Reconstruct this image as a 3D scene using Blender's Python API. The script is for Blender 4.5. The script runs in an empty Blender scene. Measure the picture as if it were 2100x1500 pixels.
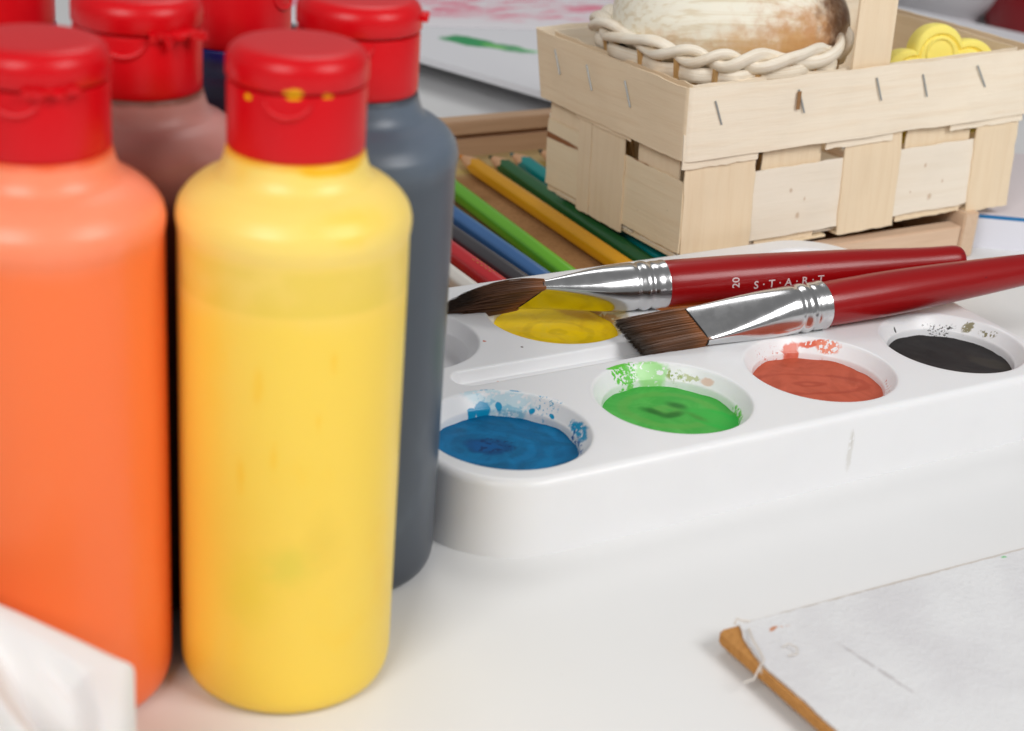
import bpy, bmesh, math, random
from mathutils import Vector, Matrix, noise as mnoise
random.seed(7)
scene = bpy.context.scene
COL = scene.collection
PI = math.pi

# ------------------------------------------------------------------ camera
cd = bpy.data.cameras.new('camera'); cam = bpy.data.objects.new('camera', cd); COL.objects.link(cam)
scene.camera = cam
cd.sensor_width = 36.0; cd.lens = 36.0 * 3293.77 / 2100.0
cd.clip_start = 0.01; cd.clip_end = 50
fw = Vector((0.480269, 0.771548, -0.417199)); rt = Vector((0.864331, -0.497235, 0.075431)); up = Vector((0.149248, 0.396825, 0.905679))
M = Matrix((rt, up, -fw)).transposed().to_4x4(); M.translation = Vector((-0.2405, -0.3858, 0.2564))
cam.matrix_world = M
cd.dof.use_dof = True; cd.dof.focus_distance = 0.585; cd.dof.aperture_fstop = 13.0

# ------------------------------------------------------------------ light
w = bpy.data.worlds.new('World'); scene.world = w; w.use_nodes = True
bg = w.node_tree.nodes['Background']; bg.inputs[0].default_value = (1.0, 1.0, 1.0, 1); bg.inputs[1].default_value = 0.24
def softbox(name, loc, target, size, power, col=(1, 0.995, 0.99)):
    ld = bpy.data.lights.new(name, 'AREA'); ld.shape = 'SQUARE'; ld.size = size; ld.energy = power; ld.color = col
    o = bpy.data.objects.new(name, ld); COL.objects.link(o); o.location = loc
    o.rotation_euler = (Vector(target) - Vector(loc)).to_track_quat('-Z', 'Y').to_euler()
softbox('softbox_left', (-0.84, -0.62, 0.88), (0.0, 0.05, 0.05), 0.50, 8.1)
softbox('softbox_right', (0.47, -0.84, 0.88), (0.05, 0.08, 0.05), 0.50, 7.7)
softbox('softbox_top', (0.45, 0.75, 1.25), (0.08, 0.12, 0.0), 0.5, 2.8)
scene.view_settings.view_transform = 'Standard'; scene.view_settings.look = 'None'
scene.view_settings.exposure = 0.0; scene.view_settings.gamma = 1.0
scene.view_settings.use_curve_mapping = False

# ------------------------------------------------------------------ material helpers
def srgb(r, g, b):
    f = lambda c: (c / 255 / 12.92) if c / 255 <= 0.04045 else ((c / 255 + 0.055) / 1.055) ** 2.4
    return (f(r), f(g), f(b), 1.0)
class Mat:
    def __init__(s, name, color, rough=0.5, metal=0.0, spec=0.5, sss=0.0, sssr=(0.004, 0.003, 0.002), coat=0.0):
        s.m = bpy.data.materials.new(name); s.m.use_nodes = True
        s.nt = s.m.node_tree; s.n = s.nt.nodes; s.b = s.n['Principled BSDF']
        s.col = color if not hasattr(color, 'is_linked') else color
        s.b.inputs['Base Color'].default_value = color
        s.b.inputs['Roughness'].default_value = rough; s.b.inputs['Metallic'].default_value = metal
        s.b.inputs['Specular IOR Level'].default_value = spec
        if sss:
            s.b.inputs['Subsurface Weight'].default_value = sss; s.b.inputs['Subsurface Radius'].default_value = (1, 0.8, 0.6)
            s.b.inputs['Subsurface Scale'].default_value = sssr[0]
        if coat: s.b.inputs['Coat Weight'].default_value = coat; s.b.inputs['Coat Roughness'].default_value = 0.15
        s.tc = s.n.new('ShaderNodeTexCoord'); s.cur = None
    def link(s, a, b): s.nt.links.new(a, b)
    def coord(s, scale=(1, 1, 1), loc=(0, 0, 0), rot=(0, 0, 0), kind='POINT', src=None):
        mp = s.n.new('ShaderNodeMapping'); mp.vector_type = kind
        mp.inputs['Scale'].default_value = scale; mp.inputs['Location'].default_value = loc; mp.inputs['Rotation'].default_value = rot
        s.link(src or s.tc.outputs['Object'], mp.inputs['Vector']); return mp.outputs[0]
    def noise(s, vec, scale, detail=4, rough=0.55, dist=0.0):
        t = s.n.new('ShaderNodeTexNoise'); t.inputs['Scale'].default_value = scale; t.inputs['Detail'].default_value = detail
        t.inputs['Roughness'].default_value = rough; t.inputs['Distortion'].default_value = dist
        s.link(vec, t.inputs['Vector']); return t.outputs['Fac'], t.outputs['Color']
    def rng(s, v, a, b, c=0.0, d=1.0, smooth=True):
        r = s.n.new('ShaderNodeMapRange'); r.interpolation_type = 'SMOOTHSTEP' if smooth else 'LINEAR'
        r.inputs['From Min'].default_value = a; r.inputs['From Max'].default_value = b
        r.inputs['To Min'].default_value = c; r.inputs['To Max'].default_value = d
        s.link(v, r.inputs['Value']); return r.outputs[0]
    def math(s, op, a, b=None):
        m = s.n.new('ShaderNodeMath'); m.operation = op
        for i, v in enumerate((a, b)):
            if v is None: continue
            if isinstance(v, (int, float)): m.inputs[i].default_value = v
            else: s.link(v, m.inputs[i])
        return m.outputs[0]
    def sep(s, v, axis):
        x = s.n.new('ShaderNodeSeparateXYZ'); s.link(v, x.inputs[0]); return x.outputs[axis]
    def mix(s, fac, color):
        """lay colour over the current base colour"""
        x = s.n.new('ShaderNodeMix'); x.data_type = 'RGBA'
        if isinstance(fac, (int, float)): x.inputs['Factor'].default_value = fac
        else: s.link(fac, x.inputs['Factor'])
        if s.cur is None: x.inputs[6].default_value = s.b.inputs['Base Color'].default_value
        else: s.link(s.cur, x.inputs[6])
        if hasattr(color, 'is_linked'): s.link(color, x.inputs[7])
        else: x.inputs[7].default_value = color
        s.cur = x.outputs[2]; s.link(s.cur, s.b.inputs['Base Color'])
    def bump(s, h, strength=0.2, dist=0.001):
        b = s.n.new('ShaderNodeBump'); b.inputs['Strength'].default_value = strength; b.inputs['Distance'].default_value = dist
        s.link(h, b.inputs['Height']); s.link(b.outputs[0], s.b.inputs['Normal'])
    def blob(s, cx, cy, rx, ry, rot, color, amount=1.0, soft=0.35, wob=0.5, nscale=300.0, holes=None, hscale=900.0, z=None, rz=1.0, src=None):
        """an irregular patch of colour round a point, edges broken up by noise; holes = share of the patch that stays bare"""
        v = src or s.tc.outputs['Object']
        q = s.coord(scale=(rx, ry, rz), loc=(cx, cy, z or 0.0), rot=(0, 0, math.radians(rot)), kind='TEXTURE', src=v)
        L = s.n.new('ShaderNodeVectorMath'); L.operation = 'LENGTH'; s.link(q, L.inputs[0])
        nf, _ = s.noise(v, nscale, 3)
        d = s.math('ADD', L.outputs['Value'], s.math('MULTIPLY', s.math('SUBTRACT', nf, 0.5), wob * 2))
        f = s.rng(d, 1.0 - soft, 1.0 + soft * 0.2, 1.0, 0.0)
        if holes is not None:
            hf, _ = s.noise(v, hscale, 2)
            f = s.math('MULTIPLY', f, s.rng(hf, holes - 0.04, holes + 0.04))
        s.mix(s.math('MULTIPLY', f, amount), color)

def wood(name, base, dark, grain='x', scale=1.0, rough=0.65, speck=0.25):
    m = Mat(name, base, rough, spec=0.25)
    st = {'x': (6, 120, 120), 'y': (120, 6, 120), 'z': (120, 120, 6)}[grain]
    v = m.coord(scale=tuple(c * scale for c in st))
    f, _ = m.noise(v, 3.0, 5, 0.6, 0.4)
    f3, _ = m.noise(m.coord(scale=tuple(c * scale * 4 for c in st)), 3.0, 3, 0.6)
    m.mix(m.rng(f, 0.38, 0.78, 0, 0.42), dark)
    g, _ = m.noise(m.coord(), 45, 3)
    m.mix(m.rng(g, 0.45, 0.75, 0, 0.22), tuple(list(c * 0.86 for c in base[:3]) + [1]))
    k, _ = m.noise(m.coord(), 420, 2)
    m.mix(m.rng(k, 0.73, 0.8, 0, speck), tuple(list(c * 0.45 for c in dark[:3]) + [1]))
    m.bump(m.math('ADD', f, m.math('MULTIPLY', f3, 0.7)), 0.35, 0.0006)
    return m

# ------------------------------------------------------------------ mesh helpers
def mesh_obj(name, verts, faces, mat=None, parent=None, smooth=40, loc=None):
    me = bpy.data.meshes.new(name); me.from_pydata([tuple(v) for v in verts], [], faces); me.update()
    bm = bmesh.new(); bm.from_mesh(me); bmesh.ops.remove_doubles(bm, verts=bm.verts, dist=1e-7)
    bmesh.ops.recalc_face_normals(bm, faces=bm.faces); bm.to_mesh(me); bm.free()
    return finish(name, me, mat, parent, smooth, loc)
def finish(name, me, mat, parent, smooth=40, loc=None):
    if smooth:
        me.polygons.foreach_set('use_smooth', [True] * len(me.polygons)); me.set_sharp_from_angle(angle=math.radians(smooth))
    if mat: me.materials.append(mat.m if isinstance(mat, Mat) else mat)
    o = bpy.data.objects.new(name, me); COL.objects.link(o)
    if parent: o.parent = parent
    if loc: o.location = loc
    return o
def bm_obj(name, bm, mat, parent=None, smooth=40, loc=None):
    bmesh.ops.recalc_face_normals(bm, faces=bm.faces)
    me = bpy.data.meshes.new(name); bm.to_mesh(me); bm.free()
    return finish(name, me, mat, parent, smooth, loc)
def tag(o, label, cat=None, group=None, kind=None):
    if label: o['label'] = label
    if cat: o['category'] = cat
    if group: o['group'] = group
    if kind: o['kind'] = kind
    return o
def thing(name, label, cat, loc=(0, 0, 0), rot=(0, 0, 0), group=None):
    o = bpy.data.objects.new(name, None); COL.objects.link(o); o.location = loc; o.rotation_euler = rot
    o.empty_display_size = 0.02
    return tag(o, label, cat, group)
def lathe_vf(profile, seg=64):
    V, F = [], []; n = len(profile); idx = []
    for r, z in profile:
        if r < 1e-6: idx.append([len(V)]); V.append((0, 0, z))
        else:
            idx.append(list(range(len(V), len(V) + seg)))
            V += [(r * math.cos(2 * PI * k / seg), r * math.sin(2 * PI * k / seg), z) for k in range(seg)]
    for a, b in zip(idx, idx[1:]):
        for k in range(seg):
            k2 = (k + 1) % seg
            if len(a) == 1 and len(b) == 1: continue
            if len(a) == 1: F.append((a[0], b[k], b[k2]))
            elif len(b) == 1: F.append((a[k], b[0], a[k2]))
            else: F.append((a[k], b[k], b[k2], a[k2]))
    return V, F
def lathe(name, profile, mat, parent=None, seg=64, smooth=40, loc=None):
    V, F = lathe_vf(profile, seg); return mesh_obj(name, V, F, mat, parent, smooth, loc)
def smooth_profile(pts, n=6):
    """Catmull-Rom through (r, z) points"""
    out = []
    for i in range(len(pts) - 1):
        p0 = pts[max(i - 1, 0)]; p1 = pts[i]; p2 = pts[i + 1]; p3 = pts[min(i + 2, len(pts) - 1)]
        for k in range(n):
            t = k / n
            out.append(tuple(0.5 * ((2 * p1[j]) + (-p0[j] + p2[j]) * t + (2 * p0[j] - 5 * p1[j] + 4 * p2[j] - p3[j]) * t * t
                                    + (-p0[j] + 3 * p1[j] - 3 * p2[j] + p3[j]) * t ** 3) for j in range(2)))
    out.append(pts[-1]); return out
def box(name, x0, x1, y0, y1, z0, z1, mat, parent=None, bevel=0.0008, loc=None, rot=None):
    bm = bmesh.new(); bmesh.ops.create_cube(bm, size=1)
    for v in bm.verts: v.co = Vector(((x0 + x1) / 2 + v.co.x * (x1 - x0), (y0 + y1) / 2 + v.co.y * (y1 - y0), (z0 + z1) / 2 + v.co.z * (z1 - z0)))
    if bevel: bmesh.ops.bevel(bm, geom=list(bm.edges), offset=bevel, segments=2, affect='EDGES')
    o = bm_obj(name, bm, mat, parent, 40, loc)
    if rot: o.rotation_euler = rot
    return o
def tube_vf(pts, rad, seg=10, cap=True, flat=1.0, upv=None):
    pts = [Vector(p) for p in pts]; n = len(pts); V, F = [], []
    prev = upv or Vector((0.13, 0.21, 0.97))
    for i, p in enumerate(pts):
        t = (pts[min(i + 1, n - 1)] - pts[max(i - 1, 0)]).normalized()
        a = prev - t * prev.dot(t)
        if a.length < 1e-5: a = Vector((1, 0, 0)) - t * t.x
        a.normalize(); b = t.cross(a); prev = a
        r = rad(i / (n - 1)) if callable(rad) else rad
        for k in range(seg):
            c, s_ = math.cos(2 * PI * k / seg), math.sin(2 * PI * k / seg)
            V.append(p + a * (r * c) + b * (r * flat * s_))
    for i in range(n - 1):
        for k in range(seg):
            k2 = (k + 1) % seg; F.append((i * seg + k, i * seg + k2, (i + 1) * seg + k2, (i + 1) * seg + k))
    if cap: F.append(tuple(range(seg - 1, -1, -1))); F.append(tuple((n - 1) * seg + k for k in range(seg)))
    return V, F
def fibre_tube(name, pts, rad, mat, parent=None, seg=14, flat=1.0, upv=None):
    V, F = tube_vf(pts, rad, seg, True, flat, upv)
    me = bpy.data.meshes.new(name); me.from_pydata([tuple(v) for v in V], [], F); me.update()
    at = me.attributes.new('strand', 'FLOAT_VECTOR', 'POINT')
    at.data.foreach_set('vector', [c for i in range(len(V)) for c in (math.cos(2 * PI * (i % seg) / seg), math.sin(2 * PI * (i % seg) / seg), (i // seg) / len(pts) * 6)])
    return finish(name, me, mat, parent, 60)
def tube(name, pts, rad, mat, parent=None, seg=10, flat=1.0, upv=None):
    V, F = tube_vf(pts, rad, seg, True, flat, upv); return mesh_obj(name, V, F, mat, parent, 50)
def sheet(name, fn, nu, nv, thick, mat, parent=None, smooth=45):
    """closed thin solid: fn(u, v) -> (point, outward normal)"""
    V, F = [], []
    for side in (0.5, -0.5):
        for i in range(nu + 1):
            for j in range(nv + 1):
                p, n = fn(i / nu, j / nv); V.append(Vector(p) + Vector(n) * (thick * side))
    N = (nu + 1) * (nv + 1); g = lambda i, j: i * (nv + 1) + j
    for i in range(nu):
        for j in range(nv):
            q = (g(i, j), g(i + 1, j), g(i + 1, j + 1), g(i, j + 1)); F.append(q); F.append(tuple(N + k for k in reversed(q)))
    ring = [g(i, 0) for i in range(nu)] + [g(nu, j) for j in range(nv)] + [g(i, nv) for i in range(nu, 0, -1)] + [g(0, j) for j in range(nv, 0, -1)]
    for a, b in zip(ring, ring[1:] + ring[:1]): F.append((a, N + a, N + b, b))
    return mesh_obj(name, V, F, mat, parent, smooth)
def rrect(x0, x1, y0, y1, r, n=12):
    out = []
    for cx, cy, a0 in ((x1 - r, y1 - r, 0), (x0 + r, y1 - r, 90), (x0 + r, y0 + r, 180), (x1 - r, y0 + r, 270)):
        for k in range(n + 1):
            a = math.radians(a0 + 90 * k / n); out.append((cx + r * math.cos(a), cy + r * math.sin(a)))
    return out
def nz(x, y=0.0, z=0.0): return mnoise.noise(Vector((x, y, z)))

# ------------------------------------------------------------------ table
mt = Mat('table_laminate', srgb(230, 230, 230), 0.42, spec=0.35)
f, _ = mt.noise(mt.coord(), 9, 4); mt.mix(mt.rng(f, 0.4, 0.7, 0, 0.10), srgb(208, 208, 206))
f, _ = mt.noise(mt.coord(), 260, 2); mt.mix(mt.rng(f, 0.74, 0.80, 0, 0.18), srgb(150, 145, 140))
f, _ = mt.noise(mt.coord(), 900, 3); mt.bump(f, 0.04, 0.0005)
table = box('table_top', -1.6, 2.6, -1.2, 2.6, -0.03, 0.0, mt, None, 0.002); tag(table, 'white laminate table top', kind='structure')

# ------------------------------------------------------------------ paint bottles
BODY = smooth_profile([(0.0215, 0.0), (0.0242, 0.0004), (0.0262, 0.0020), (0.0273, 0.0052), (0.0275, 0.0100)], 5) + \
       [(0.0275, 0.02), (0.0275, 0.06), (0.0274, 0.10)] + \
       smooth_profile([(0.0274, 0.1150), (0.02735, 0.1225), (0.02745, 0.1240), (0.02762, 0.1252), (0.02772, 0.1264), (0.02762, 0.1278), (0.0271, 0.1298), (0.0262, 0.1313), (0.0247, 0.1331), (0.0223, 0.1350), (0.0203, 0.1361),
                       (0.0186, 0.1371), (0.0173, 0.1390), (0.0165, 0.1415), (0.0161, 0.1432), (0.0152, 0.1440), (0.0146, 0.1490)], 5) + [(0.0, 0.1490)]
BODY = [(0.0, 0.0008), (0.0185, 0.0008), (0.0200, 0.0002)] + BODY
CAPB = [(0.0146, 0.1436), (0.0157, 0.1437), (0.01595, 0.1441), (0.0160, 0.1460), (0.0160, 0.1586), (0.01585, 0.1591), (0.0146, 0.1593), (0.0146, 0.1602)]
LID = [(0.0146, 0.1600), (0.0160, 0.1600), (0.0163, 0.1605), (0.0163, 0.1636)] + \
      [(0.0163 - 0.0040 * (1 - math.cos(a)), 0.1636 + 0.0040 * math.sin(a)) for a in [PI / 2 * k / 8 for k in range(1, 9)]] + \
      [(0.0119, 0.16765), (0.0100, 0.1677), (0.0, 0.1677)]
def plastic_cap(name, stains=()):
    m = Mat(name, srgb(208, 4, 18), 0.34, spec=0.32, sss=0.12, sssr=(0.002,))
    f, _ = m.noise(m.coord(), 60, 4); m.mix(m.rng(f, 0.4, 0.7, 0, 0.25), srgb(198, 6, 18))
    for st in stains: m.blob(**st)
    f, _ = m.noise(m.coord(), 700, 3); m.bump(f, 0.08, 0.0004)
    return m
CAP_RED = plastic_cap('cap_red_plastic')
def body_mat(name, base, top, level, low, deep, blot, rough=0.36):
    """thin translucent plastic: the paint inside shows its filling height and blotches"""
    m = Mat(name, base, rough, spec=0.45, sss=0.35, sssr=(0.006,))
    o = m.tc.outputs['Object']; z = m.sep(o, 2)
    nf, _ = m.noise(m.coord(scale=(1, 1, 0.45)), 55, 4)
    zz = m.math('ADD', z, m.math('MULTIPLY', m.math('SUBTRACT', nf, 0.5), 0.012))
    m.mix(m.rng(zz, level - 0.006, level + 0.006), top)
    m.mix(m.rng(zz, low[1], low[0], 0, 1), deep)
    bf, _ = m.noise(m.coord(scale=(1, 1, 0.6), loc=(0.3, 0.1, 0)), 42, 3)
    m.mix(m.rng(bf, 0.56, 0.76, 0, 0.55), blot)
    return m
def bottle(label, loc, rotz, bmat, cap=CAP_RED, tabs=(), seam=True):
    t = thing('paint_bottle', label, 'paint bottle', (loc[0], loc[1], 0), (0, 0, math.radians(rotz)), 'paint bottles with red caps')
    lathe('bottle_body', BODY, bmat, t, 96)
    c = lathe('cap', CAPB, cap, t, 80, 35)
    lathe('lid', LID, cap, c, 80, 35)
    # thumb notch under the lid lip: a raised crescent on the cap's front
    pts = []
    for k in range(15):
        a = -PI + PI * k / 14; dx = 0.0056 * math.cos(a); z = 0.1590 + 0.0046 * math.sin(a)
        th = dx / 0.0160; pts.append((0.01598 * math.sin(th), -0.01598 * math.cos(th), z))
    tube('thumb_notch', pts, lambda u: 0.00075 * math.sin(PI * min(max(u, 0.03), 0.97)) + 0.0001, cap, c, 8)
    for ang, zc, kind in tabs:      # torn remains of the tamper strip
        V, F = [], []; n = 12
        for k in range(n + 1):
            u = k / n; th = math.radians(ang) + (u - 0.5) * (0.75 if kind < 2 else 0.25)
            wdt = 0.0006 + 0.0011 * abs(math.sin(u * 7.3 + kind)) + (0.0026 if (kind == 1 and k in (4, 5)) else 0)
            out = 0.0167 + 0.0014 * abs(math.sin(u * 11 + 1)) + (0.0040 * u ** 3 if kind == 1 else 0)
            for rr, zz in ((0.0158, zc + 0.0006), (out, zc + 0.0005 * math.sin(u * 9)), (out - 0.0002, zc - wdt), (0.0159, zc - wdt * 0.75)):
                V.append((rr * math.sin(th), -rr * math.cos(th), zz))
        for k in range(n):
            for j in range(4): F.append((k * 4 + j, k * 4 + (j + 1) % 4, (k + 1) * 4 + (j + 1) % 4, (k + 1) * 4 + j))
        F += [(0, 1, 2, 3), tuple(n * 4 + j for j in (3, 2, 1, 0))]
        mesh_obj('torn_tab', V, F, cap, c, 30)
    return t
yel = body_mat('yellow_bottle', srgb(255, 215, 84), srgb(253, 219, 116), 0.1115, (0.0, 0.03), srgb(255, 214, 80), srgb(255, 206, 56))
zy = yel.sep(yel.tc.outputs['Object'], 2)
fy, _ = yel.noise(yel.coord(), 70, 3)
yel.mix(yel.math('MULTIPLY', yel.math('MULTIPLY', yel.rng(zy, 0.1105, 0.1122), yel.rng(zy, 0.1250, 0.1210)), yel.rng(fy, 0.25, 0.6, 0.25, 0.6)), srgb(230, 202, 66))
yel.blob(-0.006, -0.027, 0.008, 0.02, 0, srgb(232, 210, 62), 0.5, 0.9, 0.5, 120, z=0.038, rz=0.014)
yel.blob(0.004, -0.027, 0.008, 0.02, 0, srgb(216, 208, 72), 0.5, 0.9, 0.5, 120, z=0.046, rz=0.008)
yel.blob(0.012, -0.025, 0.006, 0.02, 0, srgb(228, 200, 74), 0.4, 0.9, 0.5, 120, z=0.052, rz=0.010)
yel.blob(0.016, -0.022, 0.010, 0.02, 0, srgb(248, 206, 50), 0.55, 0.9, 0.5, 120, z=0.132, rz=0.004)
for cx, zz, rr in ((-0.004, 0.094, 0.0016), (0.0, 0.076, 0.0012), (0.010, 0.085, 0.0008), (-0.008, 0.070, 0.0014), (0.013, 0.100, 0.0010)):
    yel.blob(cx, -0.027, rr, 0.02, 0, srgb(252, 198, 40), 0.5, 0.8, 0.5, 300, z=zz, rz=rr * 4)
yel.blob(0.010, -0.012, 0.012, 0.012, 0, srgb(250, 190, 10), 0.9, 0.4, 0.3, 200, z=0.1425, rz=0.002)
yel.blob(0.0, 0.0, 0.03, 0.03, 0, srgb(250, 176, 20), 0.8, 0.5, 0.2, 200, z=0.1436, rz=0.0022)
ora = body_mat('orange_bottle', srgb(255, 122, 62), srgb(255, 146, 108), 0.1255, (0.0, 0.02), srgb(250, 122, 70), srgb(255, 130, 74))
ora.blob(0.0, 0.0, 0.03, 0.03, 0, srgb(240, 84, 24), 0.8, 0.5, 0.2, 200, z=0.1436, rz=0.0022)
bro = body_mat('brown_bottle', srgb(112, 62, 46), srgb(190, 136, 128), 0.1215, (0.085, 0.115), srgb(84, 42, 26), srgb(128, 78, 64))
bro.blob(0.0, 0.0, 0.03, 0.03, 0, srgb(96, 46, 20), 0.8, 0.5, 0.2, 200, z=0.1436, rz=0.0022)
gre = body_mat('grey_bottle', srgb(74, 82, 92), srgb(98, 110, 124), 0.1265, (0.0, 0.03), srgb(66, 72, 82), srgb(92, 102, 112))
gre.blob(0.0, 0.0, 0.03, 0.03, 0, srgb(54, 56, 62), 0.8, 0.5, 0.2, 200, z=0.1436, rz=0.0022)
nav = body_mat('navy_bottle', srgb(40, 42, 72), srgb(52, 54, 88), 0.134, (0.0, 0.03), srgb(30, 30, 58), srgb(56, 58, 90))
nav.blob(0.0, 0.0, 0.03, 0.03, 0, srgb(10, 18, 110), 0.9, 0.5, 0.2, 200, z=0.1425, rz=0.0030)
vio = body_mat('violet_bottle', srgb(120, 40, 60), srgb(150, 70, 90), 0.134, (0.0, 0.03), srgb(100, 30, 50), srgb(130, 50, 70))
ylw = srgb(240, 178, 8)
CAP_Y = plastic_cap('cap_red_plastic_stained', [
    dict(cx=0.0014, cy=-0.016, rx=0.0024, ry=0.004, rot=0, color=ylw, z=0.1600, rz=0.0014, wob=0.6, nscale=500, soft=0.3),
    dict(cx=-0.009, cy=-0.013, rx=0.0009, ry=0.004, rot=0, color=ylw, z=0.1578, rz=0.0008, wob=0.3, nscale=500, soft=0.3),
    dict(cx=0.0085, cy=-0.0135, rx=0.0011, ry=0.004, rot=0, color=ylw, z=0.1596, rz=0.0008, wob=0.7, nscale=500, soft=0.3)])
bottle('yellow paint bottle with red cap speckled with yellow paint', (-0.0973, -0.0533), -31, yel, CAP_Y)
bottle('orange paint bottle with red cap left of the yellow bottle', (-0.1522, -0.0367), -31, ora, CAP_RED, [(28, 0.1601, 0)])
bottle('brown paint bottle with torn red cap behind the orange and yellow bottles', (-0.1157, 0.0048), -31, bro, CAP_RED, [(44, 0.1603, 1)])
bottle('slate grey paint bottle with red cap beside the white palette', (-0.0620, -0.0107), -31, gre, CAP_RED, [(88, 0.1640, 2)])
bottle('dark blue paint bottle with red cap behind the brown and grey bottles', (-0.0746, 0.0450), 40, nav)
bottle('paint bottle whose red cap shows at top left behind the orange bottle', (-0.1325, 0.0800), -20, vio)

# ------------------------------------------------------------------ palette
PH = 0.02571; SP = 0.06422; RG = 0.07491
WHITE = srgb(238, 238, 239)
def pal_mat(name, stains=()):
    m = Mat(name, WHITE, 0.32, spec=0.45, sss=0.10, sssr=(0.002,))
    f, _ = m.noise(m.coord(), 30, 4); m.mix(m.rng(f, 0.45, 0.7, 0, 0.08), srgb(214, 212, 214))
    for st in stains: m.blob(**st)
    f, _ = m.noise(m.coord(), 1500, 2); m.bump(f, 0.05, 0.0003)
    return m
def B(cx, cy, rx, ry, rot, color, **k): return dict(cx=cx / 1000, cy=cy / 1000, rx=rx / 1000, ry=ry / 1000, rot=rot, color=color, rz=1.0, **k)
dot = lambda x, y, r, c: B(x * 1000, y * 1000, r, r, 0, c, wob=0.5, nscale=900, soft=0.3)
pm = pal_mat('palette_white', [dot(0.026, 0.0623, 0.8, srgb(205, 120, 100)), dot(0.0362, 0.0532, 0.55, srgb(90, 60, 60)),
      dot(0.0191, 0.0394, 0.5, srgb(225, 165, 140)), dot(0.0197, 0.0371, 0.6, srgb(225, 165, 140)),
      dict(cx=0.1150, cy=-0.0340, rx=0.0016, ry=0.004, rot=0, color=srgb(200, 196, 186), z=0.0125, rz=0.0085, holes=0.42, hscale=260, wob=0.5, nscale=300, amount=0.45, soft=0.6),
      dict(cx=0.1152, cy=-0.0335, rx=0.0004, ry=0.004, rot=0, color=srgb(165, 158, 148), z=0.0165, rz=0.0035, wob=0.6, nscale=700, amount=0.3, soft=0.7)])
pal = thing('paint_palette', 'white plastic palette with two rows of round paint wells', 'palette', (0, 0, 0))
bm = bmesh.new()
def ring(pts, z): return [bm.verts.new((x, y, z)) for x, y in pts]
def bridge(a, b):
    for k in range(len(a)): bm.faces.new((a[k], a[(k + 1) % len(a)], b[(k + 1) % len(b)], b[k]))
X0, X1, Y0, Y1, CR = -0.0335, 0.2255, -0.0355, 0.1145, 0.030
def inset_loop(d): return rrect(X0 + d, X1 - d, Y0 + d, Y1 - d, CR - d, 16)
loops = [ring(inset_loop(0.0), 0.0), ring(inset_loop(0.0005), 0.010)]
fr = 0.0028; d0 = 0.0012
for k in range(0, 9):
    a = PI / 2 * k / 8; loops.append(ring(inset_loop(d0 + fr * (1 - math.cos(a))), PH - fr + fr * math.sin(a)))
loops.append(ring(inset_loop(d0 + fr + 0.0006), PH))
for a, b in zip(loops, loops[1:]): bridge(a, b)
HR = 0.0284
edges = []
def closed_edges(vs):
    for k in range(len(vs)):
        e = bm.edges.get((vs[k], vs[(k + 1) % len(vs)])) or bm.edges.new((vs[k], vs[(k + 1) % len(vs)])); edges.append(e)
closed_edges(loops[-1])
for i in range(4):
    for j in range(2):
        closed_edges(ring([(i * SP + HR * math.cos(2 * PI * k / 96), j * RG + HR * math.sin(2 * PI * k / 96)) for k in range(96)], PH))
def stadium(d): 
    r = 0.0062 - d; xa, xb, yc = 0.0062, 3 * SP - 0.0062, RG / 2
    return [(xb + r * math.cos(a), yc + r * math.sin(a)) for a in [-PI / 2 + PI * k / 20 for k in range(21)]] + \
           [(xa + r * math.cos(a), yc + r * math.sin(a)) for a in [PI / 2 + PI * k / 20 for k in range(21)]]
sl = [ring(stadium(-0.0006), PH), ring(stadium(0), PH)] + [ring(stadium(d), PH - z) for d, z in ((0.0003, 0.0002), (0.0006, 0.0007), (0.0016, 0.0036), (0.0022, 0.0043), (0.0030, 0.0045))]
closed_edges(sl[0])
for a, b in zip(sl, sl[1:]): bridge(a, b)
bm.faces.new(sl[-1])
bmesh.ops.triangle_fill(bm, use_beauty=True, use_dissolve=False, edges=edges)
bm_obj('tray', bm, pm, pal, 35)
WELL = [(HR, 0), (0.0277, 0), (0.0273, -0.0001), (0.0269, -0.0004), (0.0265, -0.0009), (0.0243, -0.0042), (0.0239, -0.0046), (0.0236, -0.0049), (0.02345, -0.0054),
        (0.0233, -0.0064), (0.0231, -0.0090), (0.0226, -0.0112), (0.0212, -0.0128), (0.0185, -0.0134), (0.0, -0.0136)]
CY = srgb(0, 152, 198); CYD = srgb(10, 95, 165); GR = srgb(98, 200, 62); RD = srgb(205, 88, 62); OLV = srgb(140, 132, 100)
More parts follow.
